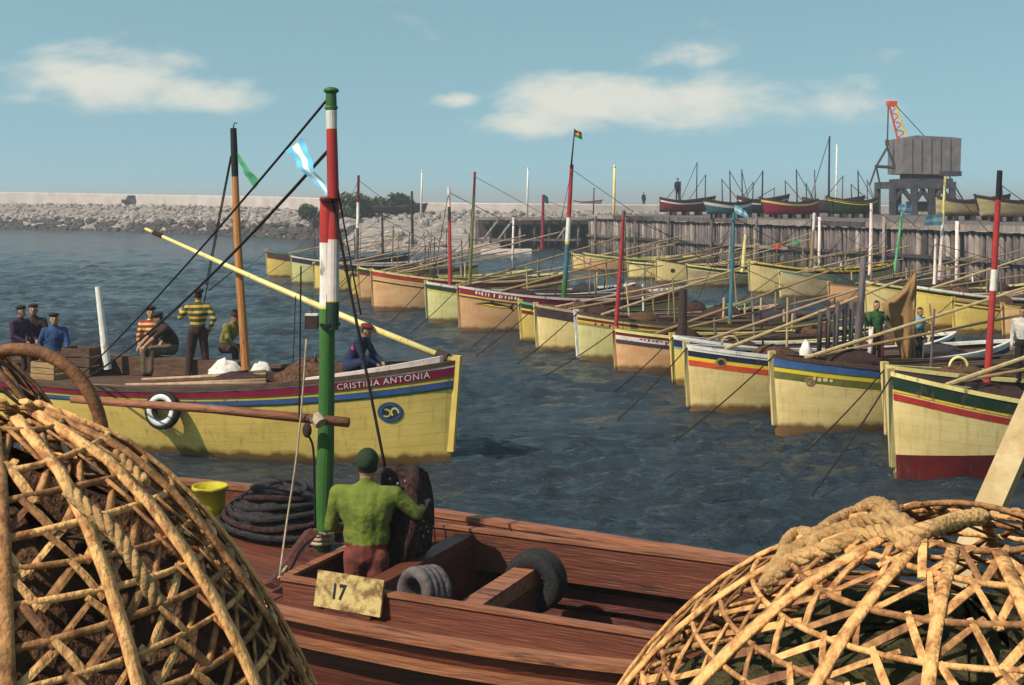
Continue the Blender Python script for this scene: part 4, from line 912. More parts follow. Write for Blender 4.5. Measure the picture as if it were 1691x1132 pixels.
heap('hull_gear', CW(2.0, .1, cdz(2.0) - .03), .5, .3, .22, NETB, 'low brown net heap right behind the stem of the lettered boat', 'net', None, 36)
for k in range(7):
    a = CW(3.0 + .12 * k, .95 - .2 * k, cdz(3.2) + .05 + .02 * k); b_ = CW(5.6 + .25 * (k % 3), .98 - .16 * k, cdz(5.4) + .04 + .01 * k)
    tag(MB().tube([a, b_], [.035, .028], 7).build('deck_spar', [WOOD, BRWN, PNKW][k % 3], None, True), 'brown spar in the bundle lying along the deck of the lettered boat', 'spar', 'spars lying on the lettered boat')
tag(MB().tube([CW(6.2, .55, cdz(6) + .02), CW(7.6, .7, cdz(7.5) + .02)], .03, 6).build('deck_spar', WOOD, None, True), 'short pale spar lying alone near the tyre fender', 'spar')
# box hanging in the ropes by the yard
hb_ = empty('hanging_box', at(515, 543, 22.42)); tag(hb_, 'small dark wooden box with white lid hanging beside the green mast', 'box')
MB().box((0, 0, .12), (.22, .2, .24)).build('body', DBRN, hb_); MB().box((0, 0, .255), (.235, .215, .03)).build('lid', WHIT, hb_)
MB().tube([(0, 0, .25), (.0, .03, .62)], .008, 5).build('hanger', ROPD, hb_)

# ------------------------------------------------------------------ people
def cone_between(mb, a, b, ra, rb, n=12):
    a, b = Vector(a), Vector(b); mb.ell(a, (ra,) * 3, None, n, 8); mb.ell(b, (rb,) * 3, None, n, 8)
    if (b - a).length > 1e-4: mb.tube([a, b], [ra, rb], n)
def stripe_mat(name, c1, c2, freq):
    m = mat(name, c1, None, 9, rough=.9, bump=.2); nt = m.node_tree; n = nt.nodes; l = nt.links; b = n['Principled BSDF']
    tc = n.new('ShaderNodeTexCoord'); sp = n.new('ShaderNodeSeparateXYZ'); l.new(tc.outputs['Object'], sp.inputs[0])
    mm = n.new('ShaderNodeMath'); mm.operation = 'MULTIPLY'; l.new(sp.outputs['Z'], mm.inputs[0]); mm.inputs[1].default_value = freq
    fr = n.new('ShaderNodeMath'); fr.operation = 'FRACT'; l.new(mm.outputs[0], fr.inputs[0]); gt = n.new('ShaderNodeMath'); gt.operation = 'GREATER_THAN'; l.new(fr.outputs[0], gt.inputs[0]); gt.inputs[1].default_value = .55
    mx = n.new('ShaderNodeMix'); mx.data_type = 'RGBA'; l.new(gt.outputs[0], mx.inputs[0]); l.new(b.inputs['Base Color'].links[0].from_socket, mx.inputs[6]); mx.inputs[7].default_value = (*c2, 1); l.new(mx.outputs[2], b.inputs['Base Color'])
    return m
def cloth(name, c): return mat(name, c, tuple(x * .6 for x in c), 7, rough=.9, bump=.35, bscale=14, bdist=.02)
S_RED = stripe_mat('red_yellow_stripes', (.30, .03, .03), (.66, .45, .14), 10); S_GRN = stripe_mat('green_yellow_stripes', (.06, .085, .025), (.50, .30, .07), 9)
C_NAVY = cloth('navy_cloth', (.018, .03, .085)); C_BLUE = cloth('blue_cloth', (.03, .075, .2)); C_BRN = cloth('brown_cloth', (.05, .022, .018)); C_KHA = cloth('khaki_cloth', (.13, .10, .06))
C_GRN = cloth('green_cloth', (.17, .21, .03)); C_OLV = cloth('olive_yellow_cloth', (.22, .19, .04)); C_DGR = cloth('dark_green_cloth', (.03, .09, .03)); C_SKY = cloth('sky_blue_cloth', (.22, .40, .46)); C_RST = cloth('rust_red_cloth', (.20, .05, .035)); C_BLK = cloth('black_cloth', (.02, .016, .016)); C_PUR = cloth('purple_cloth', (.06, .02, .06))
C_BER = cloth('red_beret', (.17, .02, .018)); C_GBE = cloth('green_black_beret', (.02, .04, .016)); C_WHT = cloth('white_cloth', (.6, .55, .48)); C_PNK = cloth('pink_patch', (.6, .05, .2))
def person(loc, yaw, pose, shirt, pants, label, cap=None, capk=1.0, sleeves='long', scale=1.0, group=None, hat='beret', head_turn=0.0, head_dip=0.0, voxel=.013):
    J = dict(pelvis=(0, 0, .93), belly=(0, .01, 1.08), chest=(0, 0, 1.26), neck=(0, 0, 1.46), head=(0, .025, 1.60),
             shL=(-.185, 0, 1.40), shR=(.185, 0, 1.40), elL=(-.235, -.03, 1.12), elR=(.235, -.03, 1.12), wrL=(-.24, .06, .88), wrR=(.24, .06, .88),
             hipL=(-.09, 0, .90), hipR=(.09, 0, .90), knL=(-.10, .03, .49), knR=(.10, .03, .49), anL=(-.11, -.01, .085), anR=(.11, -.01, .085))
    J.update(pose); J = {k: Vector(v) for k, v in J.items()}
    root = empty('person', loc, yaw); root.scale = (scale,) * 3; tag(root, label, 'person', group)
    mb = MB(); seg = []
    ax = (J['neck'] - J['pelvis']).normalized(); sx_ = (J['shR'] - J['shL']).normalized(); fy = ax.cross(sx_).normalized(); BM = Matrix((sx_, -fy, ax)).transposed()
    wS = (J['shR'] - J['shL']).length / 2
    mb.ell(J['chest'].lerp(J['neck'], .1), (wS * .95, .125, .23), BM, 16, 10); mb.ell(J['belly'], (wS * .84, .125, .2), BM, 16, 10)
    def lb(a, b, ra, rb, kind): cone_between(mb, J[a] if isinstance(a, str) else a, J[b] if isinstance(b, str) else b, ra, rb); seg.append((J[a] if isinstance(a, str) else a, J[b] if isinstance(b, str) else b, kind, (ra + rb) / 2))
    lb('pelvis', 'belly', .135, .135, 'pants'); seg[-1] = (J['pelvis'], J['pelvis'].lerp(J['belly'], .15), 'pants', .14)
    lb('belly', 'chest', .135, .15, 'shirt'); lb('chest', 'neck', .13, .06, 'shirt'); lb('neck', 'head', .058, .06, 'skin')
    seg[-1] = (J['neck'].lerp(J['head'], .35), J['head'], 'skin', .058)
    lb('shL', 'shR', .075, .075, 'shirt'); cone_between(mb, J['chest'] + (J['shL'] - J['chest']) * .6, J['belly'] + (J['shL'] - J['shR']) * .12, .105, .1); cone_between(mb, J['chest'] + (J['shR'] - J['chest']) * .6, J['belly'] + (J['shR'] - J['shL']) * .12, .105, .1)
    for s_ in 'LR':
        lb('sh' + s_, 'el' + s_, .072, .056, 'shirt'); lb('el' + s_, 'wr' + s_, .052, .038, 'shirt' if sleeves == 'long' else 'skin')
        lb('hip' + s_, 'kn' + s_, .103, .075, 'pants'); lb('kn' + s_, 'an' + s_, .075, .062, 'pants')
        fwd = Vector((0, 1, 0)); a = J['an' + s_]; lb(a + Vector((0, -.04, -.045)), a + fwd * .15 + Vector((0, 0, -.05)), .042, .036, 'shoe')
        # hand: palm, four fingers with a bend, thumb from the side of the palm
        w_, e_ = J['wr' + s_], J['el' + s_]; dr = (w_ - e_).normalized(); side = Vector((1, 0, 0)) if abs(dr.x) < .8 else Vector((0, 1, 0)); side = (side - dr * side.dot(dr)).normalized(); nn = dr.cross(side)
        lb(w_, w_ + dr * .075, .03, .033, 'skin')
        for f_ in range(4):
            o_ = side * (f_ - 1.5) * .021; ln = (.068, .078, .074, .058)[f_]; p0 = w_ + dr * .085 + o_; p1 = p0 + dr * ln * .55 + nn * .012; p2 = p1 + dr * ln * .35 + nn * .03
            cone_between(mb, p0, p1, .0105, .0095, 8); cone_between(mb, p1, p2, .0095, .008, 8); seg.append((p0, p2, 'skin', .01))
        th = w_ + dr * .03 - side * .03; cone_between(mb, th, th + dr * .05 - side * .03 + nn * .01, .013, .01, 8); seg.append((th, th + dr * .05 - side * .03, 'skin', .01))
    H = J['head'] + Vector((0, 0, .03)); HM = Matrix.Rotation(head_turn, 3, 'Z') @ Matrix.Rotation(-head_dip, 3, 'X')
    def hp(x, y, z): return H + HM @ Vector((x, y, z))
    mb.ell(H, (.077, .095, .115), HM, 16, 12); mb.ell(hp(0, .03, -.06), (.055, .062, .06), HM, 12, 8); mb.ell(hp(0, .1, -.012), (.014, .022, .024), HM, 8, 6)
    for sx in (-1, 1): mb.ell(hp(sx * .08, 0, -.01), (.012, .022, .032), HM, 8, 6)
    mb.ell(hp(0, .085, -.058), (.026, .014, .009), HM, 8, 6)
    seg.append((hp(0, 0, -.03), hp(0, 0, .06), 'skin', .1))
    tmp = mb.build('tmp_body', SKIN); md = tmp.modifiers.new('r', 'REMESH'); md.mode = 'VOXEL'; md.voxel_size = voxel; md.use_smooth_shade = True
    sm = tmp.modifiers.new('s', 'SMOOTH'); sm.factor = .5; sm.iterations = 5
    me = bpy.data.meshes.new_from_object(tmp.evaluated_get(bpy.context.evaluated_depsgraph_get())); bpy.data.objects.remove(tmp); me.name = 'body'
    kinds = {'shirt': 0, 'pants': 1, 'skin': 2, 'shoe': 3, 'hair': 4, 'eye': 5}; me.materials.clear()
    for m in (shirt, pants, SKIN, SHOE, HAIR, EYE): me.materials.append(m)
    nP_ = len(me.polygons); cen = np.empty(nP_ * 3, dtype=np.float32); me.polygons.foreach_get('center', cen); cen = cen.reshape(-1, 3)
    best = np.full(nP_, 1e9); kd = np.zeros(nP_, dtype=np.int32)
    for a, b, k, r in seg:
        a_, b_ = np.array(a), np.array(b); ab = b_ - a_; L2 = max(ab @ ab, 1e-9); t = np.clip(((cen - a_) @ ab) / L2, 0, 1); dist = np.linalg.norm(cen - (a_ + t[:, None] * ab), axis=1) - r
        u_ = dist < best; best[u_] = dist[u_]; kd[u_] = kinds[k]
    loc_h = (cen - np.array(H)) @ np.array(HM); hd = (np.linalg.norm(loc_h / np.array([.1, .125, .14]), axis=1) < 1)
    hair = hd & (kd == 2) & ((loc_h[:, 2] > .055) | ((loc_h[:, 1] < -.015) & (loc_h[:, 2] > -.05))); kd[hair] = 4
    for sx in (-1, 1): kd[(np.linalg.norm(loc_h - np.array([sx * .031, .085, .012]), axis=1) < .017)] = 5
    me.polygons.foreach_set('material_index', kd); me.polygons.foreach_set('use_smooth', np.ones(nP_, dtype=bool)); me.update()
    o = bpy.data.objects.new('body', me); COL.objects.link(o); o.parent = root
    if cap is not None:
        cb = MB(); T = HM @ Matrix.Rotation(.12, 3, 'X')
        if hat == 'beret':
            cb.ell(hp(.012, -.012, .088), (.108 * capk, .12 * capk, .048), T, 18, 8); cb.ell(hp(0, -.005, .066), (.083, .1, .03), HM, 18, 6); cb.ell(hp(.01, -.01, .135), (.008, .008, .012), T, 6, 4)
        elif hat == 'cap':
            cb.ell(hp(0, -.008, .07), (.088, .108, .075), HM, 18, 8); cb.ell(hp(0, .105, .048), (.07, .06, .01), HM, 14, 6)
        else:
            cb.ell(hp(0, -.01, .045), (.092, .112, .1), HM, 18, 10)
        cb.build('cap', cap, root, True)
    return root, J
SIT = dict(pelvis=(0, 0, .50), belly=(0, .0, .66), chest=(0, .03, .84), neck=(0, .05, 1.03), head=(0, .085, 1.17), shL=(-.185, .04, .97), shR=(.185, .04, .97), elL=(-.25, .1, .72), elR=(.25, .1, .72), wrL=(-.15, .32, .62), wrR=(.15, .32, .62),
           hipL=(-.09, .02, .47), hipR=(.09, .02, .47), knL=(-.12, .42, .48), knR=(.12, .42, .48), anL=(-.12, .44, .085), anR=(.12, .44, .085))
def sit(**k): d_ = dict(SIT); d_.update(k); return d_
def fc(toward):  # yaw so that local +Y points along a world direction
    return math.atan2(toward[1], toward[0]) - PI / 2
CAM = (0, -1)
# crew of the lettered boat
zd = .82
MB().box((7.45, -1.17, cdz(7.4) + .16), (5.3, .3, .36)).build('side_bench', BRWN, C.r)
def deck_pt(px, Y): p = at(px, 0, Y); lx = (C.Mi @ p).x; p.z = C.sheer(min(max(lx / C.L, .02), .98)) - .2 + .05; return p
person(deck_pt(327, 24.0), fc((-.35, 1)), dict(elL=(-.33, .12, 1.2), wrL=(-.30, .33, 1.30), elR=(.30, -.10, 1.15), wrR=(.22, .02, .93), hipL=(-.10, 0, .9), knL=(-.15, .03, .49), anL=(-.19, -.02, .085), anR=(.17, .02, .085), knR=(.14, .05, .49)), S_GRN, C_BRN, 'person standing with back turned, green and yellow striped jersey, brown trousers, dark beret', C_BLK, 1.0, scale=.98)
person(deck_pt(250, 24.9), fc((.25, -1)), sit(wrL=(-.16, .2, .50), wrR=(.2, .22, .52)), S_RED, C_KHA, 'person seated on the far rail in red and yellow striped jersey and dark beret', C_BLK, 1.08, sleeves='short')
person(deck_pt(284, 24.7), fc((-.85, -.5)), sit(chest=(0, .12, .80), neck=(0, .2, .96), head=(0, .27, 1.07), shL=(-.18, .18, .91), shR=(.18, .18, .91), elL=(-.24, .38, .78), elR=(.24, .38, .76), wrL=(-.16, .56, .6), wrR=(.16, .58, .58)), C_BRN, C_KHA, 'person leaning forward with bare forearms in dark clothes beside the red striped jersey', C_BLK, 1.05, sleeves='short', head_dip=.35)
person(deck_pt(374, 24.9), fc((.75, -.6)), sit(chest=(0, .14, .80), neck=(0, .22, .97), head=(0, .28, 1.09), shL=(-.17, .2, .92), shR=(.17, .2, .92), elL=(-.22, .32, .68), elR=(.22, .32, .68), wrL=(-.1, .48, .5), wrR=(.1, .48, .5)), C_OLV, C_BRN, 'person crouching in olive yellow shirt beside the orange mast', C_BRN, .85, head_dip=.3, hat='knit')
person(deck_pt(90, 24.85) - Vector((0, 0, .14)), fc((.35, -1)), sit(wrL=(-.2, .3, .5), wrR=(.26, .16, .45), elR=(.28, 0, .72)), C_BLUE, C_BRN, 'person seated at the stern in blue jacket and dark beret', C_BLK, 1.0)
person(deck_pt(30, 24.9), fc((1, -.4)), sit(), C_PUR, C_BRN, 'person in dark purple jersey seated at the stern end of the lettered boat', C_BLK, .9)
person(deck_pt(57, 25.3), fc((.2, -1)), sit(), C_BRN, C_BRN, 'person in brown clothes seated behind the blue jacketed man', C_BRN, .9)
rt, J_ = person(CW(1.95, -.15, cdz(1.95) + .02), fc((.95, -.35)), dict(pelvis=(0, 0, .24), belly=(0, .06, .38), chest=(0, .16, .54), neck=(0, .24, .70), head=(0, .32, .82), shL=(-.18, .22, .65), shR=(.18, .22, .65), elL=(-.22, .36, .42), elR=(.22, .36, .42), wrL=(-.13, .55, .30), wrR=(.13, .55, .3),
   hipL=(-.1, 0, .2), hipR=(.1, 0, .2), knL=(-.17, .42, .36), knR=(.17, .42, .36), anL=(-.16, .34, .08), anR=(.16, .34, .08)), C_NAVY, C_NAVY, 'person in navy jacket and dark red beret bending over on the foredeck', C_BER, 1.05, head_dip=.4)
MB().box((.19, .16, .60), (.02, .05, .14), Matrix.Rotation(-.4, 3, 'X')).build('pink_patch', C_PNK, rt)
# men with the hanging net on the blue banded boat
b3 = boats[2]
def b3pt(px, Y): p = at(px, 0, Y); lx = (b3.Mi @ p).x; p.z = b3.sheer(min(max(lx / b3.L, .05), .95)) - .12; return p
person(b3pt(1447, 26.3) - Vector((0, 0, .18)), fc((.25, -1)), dict(elL=(-.30, .14, 1.22), wrL=(-.12, .30, 1.36), elR=(.3, .12, 1.16), wrR=(.42, .2, 1.36)), C_DGR, C_RST, 'person in dark green jersey holding up the hanging ochre net', None, scale=.88)
person(b3pt(1512, 27.0) - Vector((0, 0, .2)), fc((.4, -1)), dict(pelvis=(0, -.05, .86), chest=(0, .08, 1.18), neck=(0, .12, 1.36), head=(0, .17, 1.49), shL=(-.18, .09, 1.3), shR=(.18, .09, 1.3), wrR=(.26, .3, .8), elR=(.26, .1, 1.02)), C_SKY, C_BLK, 'person in pale blue shirt standing beyond the hanging ochre net', None, sleeves='short', scale=.86)
person(b3pt(1690, 23.0) + Vector((0, 0, .1)), fc((-.6, -1)), {}, C_WHT, C_BLK, 'person in white shirt cut by the edge beside the red and white mast', None, scale=.82)
def hanging_net():
    rows = []; Y0 = 26.1
    prof = [(448, 1507, 1513, .02), (465, 1500, 1514, .06), (480, 1489, 1514, .09), (492, 1474, 1513, .12), (503, 1456, 1513, .14), (515, 1460, 1512, .15), (535, 1468, 1512, .16), (560, 1478, 1511, .15), (585, 1487, 1507, .12), (606, 1492, 1501, .08)]
    for (py, x0, x1, dp) in prof:
        r_ = []
        for k in range(13):
            f = k / 12; p = at(x0 + (x1 - x0) * f, py, Y0 + dp * math.sin(f * 13 + py * .015) * .28 + .05 * math.sin(py * .07 + f * 5)); r_.append(p)
        rows.append(r_ + [p + Vector((0, .03, 0)) for p in r_[::-1]])
    o = MB().loft(rows, True, True).build('hanging_net', NETO, None, True); tag(o, 'ochre fishing net hanging in folds between the two men on a moored boat', 'net')
    tag(MB().tube([at(1509, 450, 26.15), at(1509, 612, 26.2)], .03, 7).build('net_pole', WOOD, None, True), 'thin brown pole from which the ochre net hangs', 'pole')
hanging_net()
for k, (px, y0, y1, m) in enumerate([(1352, 515, 592, PILD), (1366, 508, 594, PILD), (1380, 500, 594, PILE), (1393, 502, 596, PILD), (1404, 498, 596, PILE), (1436, 540, 600, PINK)]):
    Y = 25.6 + .1 * k; tag(MB().tube([at(px, y1, Y), at(px + 3, y0, Y)], .05, 7).build('standing_pole', m, None, True), 'upright dark pole in the cluster standing on the blue banded boat', 'pole', 'poles standing on the blue banded boat')
heap('white_sack', b3pt(1331, 24.9) + Vector((0, 0, .1)), .13, .12, .36, PINK, 'pale pink sack standing on the blue banded boat', 'sack', None, 50)
def hoop(px, py, Y, w, h, m, label):
    c = at(px, py, Y); pts = [c + Vector((math.cos(a) * w / 2 / F * Y, 0, math.sin(a) * h / F * Y - .05)) for a in [PI * k / 12 for k in range(13)]]
    tag(MB().tube(pts, .025, 6).build('basket_hoop', m, None, True), label, 'hoop')
hoop(1583, 602, 22.6, 30, 16, PYEL, 'pale wooden hoop standing on deck beside the red and white mast'); hoop(1206, 566, 28.5, 28, 14, PWOD, 'pale wooden hoop on the deck of the roundel boat')
def tiny(px, Y, z, label, sh): p = at(px, 0, Y); p.z = z; person(p, fc((.3, -1)), {}, sh, C_BLK, label, C_BLK, .9, scale=1.0, voxel=.03)
tiny(1119, 98.3, WZ + 1.2, 'person in dark clothes standing on the hauled out red boat', C_NAVY); tiny(1063, 150, at(0, 342, 150).z, 'tiny person walking along the parapet near the wharf', C_BLK)


# ------------------------------------------------------------------ foreground boat
uA = -R(25.03); U = Vector((math.cos(uA), math.sin(uA), 0)); Nn = Vector((-U.y, U.x, 0))
bowF = U * -10.2 + Nn * 9.8
G = Boat((bowF.x, bowF.y), uA, 10.6, 3.3, 1.42, 1.04, 1.12, .2, -.55, full=2.4, sharp=.8)
G.root('open_boat', 'red brown open wooden boat with striped mast moored below the quay'); G.hull(MAHO)
def GW(x, y, z): return G.M @ Vector((x, y, z))
HX0, HX1, HW = 3.95, 9.2, 1.03; DZ = .93; CT = 1.15
def gz(x): return G.sheer(x / G.L)
def long_strip(name, ya, yb, za, zb, x0, x1, m, th=.035, n=20):
    rows = []
    for i in range(n + 1):
        x = x0 + (x1 - x0) * i / n; A, B_ = ya(x), yb(x)
        rows.append([Vector((x, A, za(x))), Vector((x, B_, zb(x))), Vector((x, B_, zb(x) - th)), Vector((x, A, za(x) - th))])
    return MB().loft(rows).build(name, m, G.r)
# side decks
for sd_ in (-1, 1):
    for k in range(4):
        fa, fb = k / 4, (k + 1) / 4 - .02
        e = lambda x, f: sd_ * (HW + .03 + (G.hb(x / G.L) - .07 - HW - .03) * f)
        jit = random.uniform(-.006, .006)
        long_strip('side_deck_plank', lambda x: e(x, fa), lambda x: e(x, fb), lambda x: gz(x) - .13 + jit + .03 * (1 - fa), lambda x: gz(x) - .13 + jit + .03 * (1 - fb), HX0 - .02, HX1 + .05, MAHO)
    # rail cap and inner bulwark plank
    long_strip('rail_cap', lambda x: sd_ * (G.hb(x / G.L) - .1), lambda x: sd_ * (G.hb(x / G.L) + .05), lambda x: gz(x) + .05, lambda x: gz(x) + .05, .25, G.L - .25, MAHL, .05, 40)
    long_strip('bulwark_plank', lambda x: sd_ * (G.hb(x / G.L) - .085), lambda x: sd_ * (G.hb(x / G.L) - .055), lambda x: gz(x) - .002, lambda x: gz(x) - .002, .4, G.L - .4, MAHO, .15, 36)
    long_strip('rub_rail', lambda x: sd_ * (G.hb(x / G.L) + .0), lambda x: sd_ * (G.hb(x / G.L) + .05), lambda x: gz(x) - .12, lambda x: gz(x) - .12, .2, G.L - .2, MAHL, .07, 36)
    # coaming with worn top
    MB().box(((HX0 + HX1) / 2, sd_ * HW, (CT + .78) / 2), (HX1 - HX0, .05, CT - .78)).build('coaming', MAHO, G.r)
    MB().box(((HX0 + HX1) / 2, sd_ * HW, CT + .012), (HX1 - HX0 + .02, .085, .03)).build('coaming_cap', MAHL, G.r)
    # inner ceiling boards
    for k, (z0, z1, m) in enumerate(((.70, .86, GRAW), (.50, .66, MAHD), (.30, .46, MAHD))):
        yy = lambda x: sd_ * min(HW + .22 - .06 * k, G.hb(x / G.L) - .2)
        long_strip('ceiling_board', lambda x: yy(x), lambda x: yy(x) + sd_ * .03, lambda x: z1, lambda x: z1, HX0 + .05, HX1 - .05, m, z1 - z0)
    for k in range(9):
        x = HX0 + .35 + k * .58; y = sd_ * min(HW + .27, G.hb(x / G.L) - .14); MB().box((x, y, .56), (.07, .08, .66)).build('frame', MAHD, G.r)
# foredeck and stern deck planks
for (x0, x1, nk) in ((.35, HX0 - .03, 12), (HX1 + .05, G.L - .35, 10)):
    for k in range(nk):
        a, b_ = -1 + 2 * k / nk, -1 + 2 * (k + 1) / nk - .012
        w_ = lambda x: max(.02, G.hb(x / G.L) - .09)
        long_strip('deck_plank', lambda x: a * w_(x), lambda x: b_ * w_(x), lambda x: gz(x) - .12 + .05 * (1 - a * a), lambda x: gz(x) - .12 + .05 * (1 - b_ * b_), x0, x1, MAHO)
for x in (HX0 - .0, HX1): MB().box((x, 0, (CT + .25) / 2), (.06, 2 * HW - .06, CT - .25)).build('bulkhead', MAHD, G.r); MB().box((x, 0, CT + .01), (.09, 2 * HW - .1, .03)).build('coaming_cap', MAHL, G.r)
for k in range(8):
    y = -1.12 + k * .32; MB().box(((HX0 + HX1) / 2, y, .26 + random.uniform(-.01, .01)), (HX1 - HX0 - .1, .295, .04)).build('floor_board', MAHD, G.r)
# thwarts
MB().box((4.66, .02, 1.06), (.17, 2 * HW - .06, .13), ).build('thwart', MAHO, G.r); MB().box((4.74, .02, .66), (.04, 2 * HW - .08, .66)).build('thwart_bulkhead', MAHD, G.r)
MB().box((5.56, -.22, .98), (.2, 1.55, .15)).build('thwart', MAHL, G.r); MB().box((5.66, -.22, .62), (.05, 1.5, .56)).build('thwart_bulkhead', MAHD, G.r)
MB().box((5.2, .25, .48), (.07, .07, .40)).build('stanchion', PINK, G.r)
for k, x in enumerate((6.3, 7.2, 8.1)): MB().box((x, 0, .30), (.12, 1.9, .06)).build('floor_rib', MAHO, G.r)
# mast, splice and stripes
mb_, mt_ = at(530, 985, 11.65), at(547, 150, 11.7); mj, mj2 = at(538, 320, 11.65), at(543, 395, 11.68)
G.pole(mb_, at(541.5, 325, 11.66), .083, .071, [(.115, REDB), (.274, WHIT), (.280, YELL), (1, GREE)], 'lower_mast', True, 16)
G.pole(at(549, 545, 11.58), mt_, .062, .05, [(.085, GREE), (.16, WHIT), (.163, YELL), (.625, REDB), (.88, PINK), (.885, YELL), (1, DGRE)], 'upper_mast', True, 14)  # darker green at the foot paints in the mast's shaded right side
MB().ell(G.Mi @ mt_, (.075, .075, .035), None, 12, 6).build('mast_cap', GREE, G.r, True); MB().ell((G.Mi @ mt_) + Vector((0, 0, -.16)), (.066, .066, .03), None, 12, 6).build('mast_collar', GREE, G.r, True)
for py in (330, 536): c = G.Mi @ at(545, py, 11.62); MB().tube([c + Vector((0, 0, .012)), c - Vector((0, 0, .012))], .115, 14, flat=.8).build('mast_lashing', ROPD, G.r)
# boom lashed across the mast
MB().tube([G.Mi @ at(118, 660, 11.9), G.Mi @ at(350, 676, 11.6), G.Mi @ at(576, 698, 11.35)], [.035, .042, .047], 8).build('boom', MAHL, G.r, True)
MB().tube([G.Mi @ at(521, 688, 11.35), G.Mi @ at(530, 700, 11.3)], .06, 8).build('boom_lashing', ROPL, G.r)
blk = MB().ell(G.Mi @ at(507, 711, 11.35), (.05, .03, .07), None, 10, 8); blk.tube([G.Mi @ at(516, 690, 11.35), G.Mi @ at(508, 705, 11.35)], .01, 5); blk.build('pulley_block', DBRN, G.r, True)
# mast partner and raking brace
MB().box((3.72, 0, .95), (.34, .5, .3)).build('mast_partner', MAHD, G.r)
MB().tube([G.Mi @ at(515, 878, 11.3), G.Mi @ at(448, 968, 10.6)], .075, 4, flat=.5).build('mast_brace', MAHD, G.r)
for k in range(3): c = G.Mi @ at(531, 880 + k * 7, 11.62); MB().tube([c + Vector((.11 * math.cos(a), .11 * math.sin(a), 0)) for a in [2 * PI * j / 14 for j in range(15)]], .018, 6).build('mast_rope_turn', ROPL, G.r, True)

# the man in the open boat
person(GW(4.32, -.30, .20), fc((.12, 1)), dict(elL=(-.30, .02, 1.13), wrL=(-.22, .26, 1.04), elR=(.40, .06, 1.24), wrR=(.42, .28, 1.27), head=(0, .04, 1.595), shL=(-.235, 0, 1.40), shR=(.235, 0, 1.40)), C_GRN, C_RST, 'person seen from behind in green shirt and dark green beret in the open boat', C_GBE, 1.02, sleeves='short', voxel=.011, scale=1.11, hat='knit')
# hoisted net bag beside him
def net_bag():
    rows = []; Yb = 11.45
    prof = [(772, 638, 698, .10), (782, 628, 704, .2), (806, 622, 708, .26), (835, 630, 712, .3), (868, 634, 714, .3), (900, 632, 706, .28), (925, 634, 692, .25), (958, 640, 682, .2)]
    for i, (py, x0, x1, dp) in enumerate(prof):
        r_ = []; n = 26; cxp, wx = (x0 + x1) / 2, (x1 - x0) / 2
        for k in range(n):
            a = 2 * PI * k / n; f = 1 + .13 * math.sin(a * 5 + i * .5) + .09 * math.sin(a * 11 + i * .9)
            f *= 1 + .22 * mnoise.noise(Vector((math.cos(a) * 1.6, math.sin(a) * 1.6, i * .55)))
            r_.append(at(cxp + wx * math.cos(a) * f, py + 5 * math.sin(a * 3) * (i < 2) + 7 * mnoise.noise(Vector((math.cos(a), math.sin(a), i * .9))), Yb + dp * math.sin(a) * f))
        rows.append(r_)
    o = MB().loft(rows).build('hoisted_net', NETD, None, True); tag(o, 'dark brown net bag hoisted beside the man in the open boat', 'net')
    cork = mat('cork', (.30, .22, .17), None, 20, rough=.9)
    for k, (px, py) in enumerate([(644, 791), (657, 799), (669, 795), (699, 861), (704, 870), (694, 873), (707, 878), (699, 886)]):
        c = at(px, py, 11.17 + (.05 if k > 3 else 0)); ob = MB().ell((0, 0, 0), (.011, .011, .014), None, 8, 6).build('cork_float', cork, None, True); ob.location = c; tag(ob, 'small pale cork float caught on the dark hoisted net', 'float', 'cork floats on the hoisted net')
net_bag()
rope('net_hoist_line', at(637, 778, 11.42), at(549, 330, 11.6), .0, .014, ROPD, 'dark line hoisting the brown net bag from the striped mast')
# number board
nbp = GW(4.55, -1.14, 0); r_ = empty('number_board', at(573, 990, 10.2), uA - .03); r_.location.z = 1.0; tag(r_, 'mottled yellow board with the number 17 leaning on the near coaming', 'sign board')
YBRD = mat('mottled_yellow_board', (.46, .34, .13), (.15, .085, .035), 9, rough=.8, lo=.4, hi=.58, bump=.3)
bw = 132 / F * 10.12; bh = .29; rot = Matrix.Rotation(-.22, 3, 'X')
MB().box(rot @ Vector((0, 0, bh / 2)), (bw, .025, bh), rot).build('board', YBRD, r_)
MB().box((0, .02, -.035), (bw * .7, .05, .075)).build('chock', MAHD, r_)
V, Fc = text_mesh('17', .17, .006); mw = max(v.x for v in V)
MB().add([rot @ Vector((-.17 + v.x * .8, -.0155, .085 + v.y)) for v in V], Fc).build('number', BLAC, r_)
# tyres
Mt = Matrix.Translation(GW(5.2, -HW + .215, 1.15)) @ Vector((-.72, -.68, .12)).to_track_quat('Z', 'Y').to_matrix().to_4x4()
tyre('old_tyre', Mt, .15, .055, RUBG, 'dusty grey ribbed tyre slung over the near coaming beside the number board', None, 2.6)
Mt = Matrix.Translation(GW(5.62, .52, .92)) @ Matrix.Rotation(uA, 4, 'Z') @ Matrix.Rotation(R(90), 4, 'X')
tyre('old_tyre', Mt, .19, .085, RUBB, 'black tyre slung round the end of the thwart in the open boat', None, 1.5)
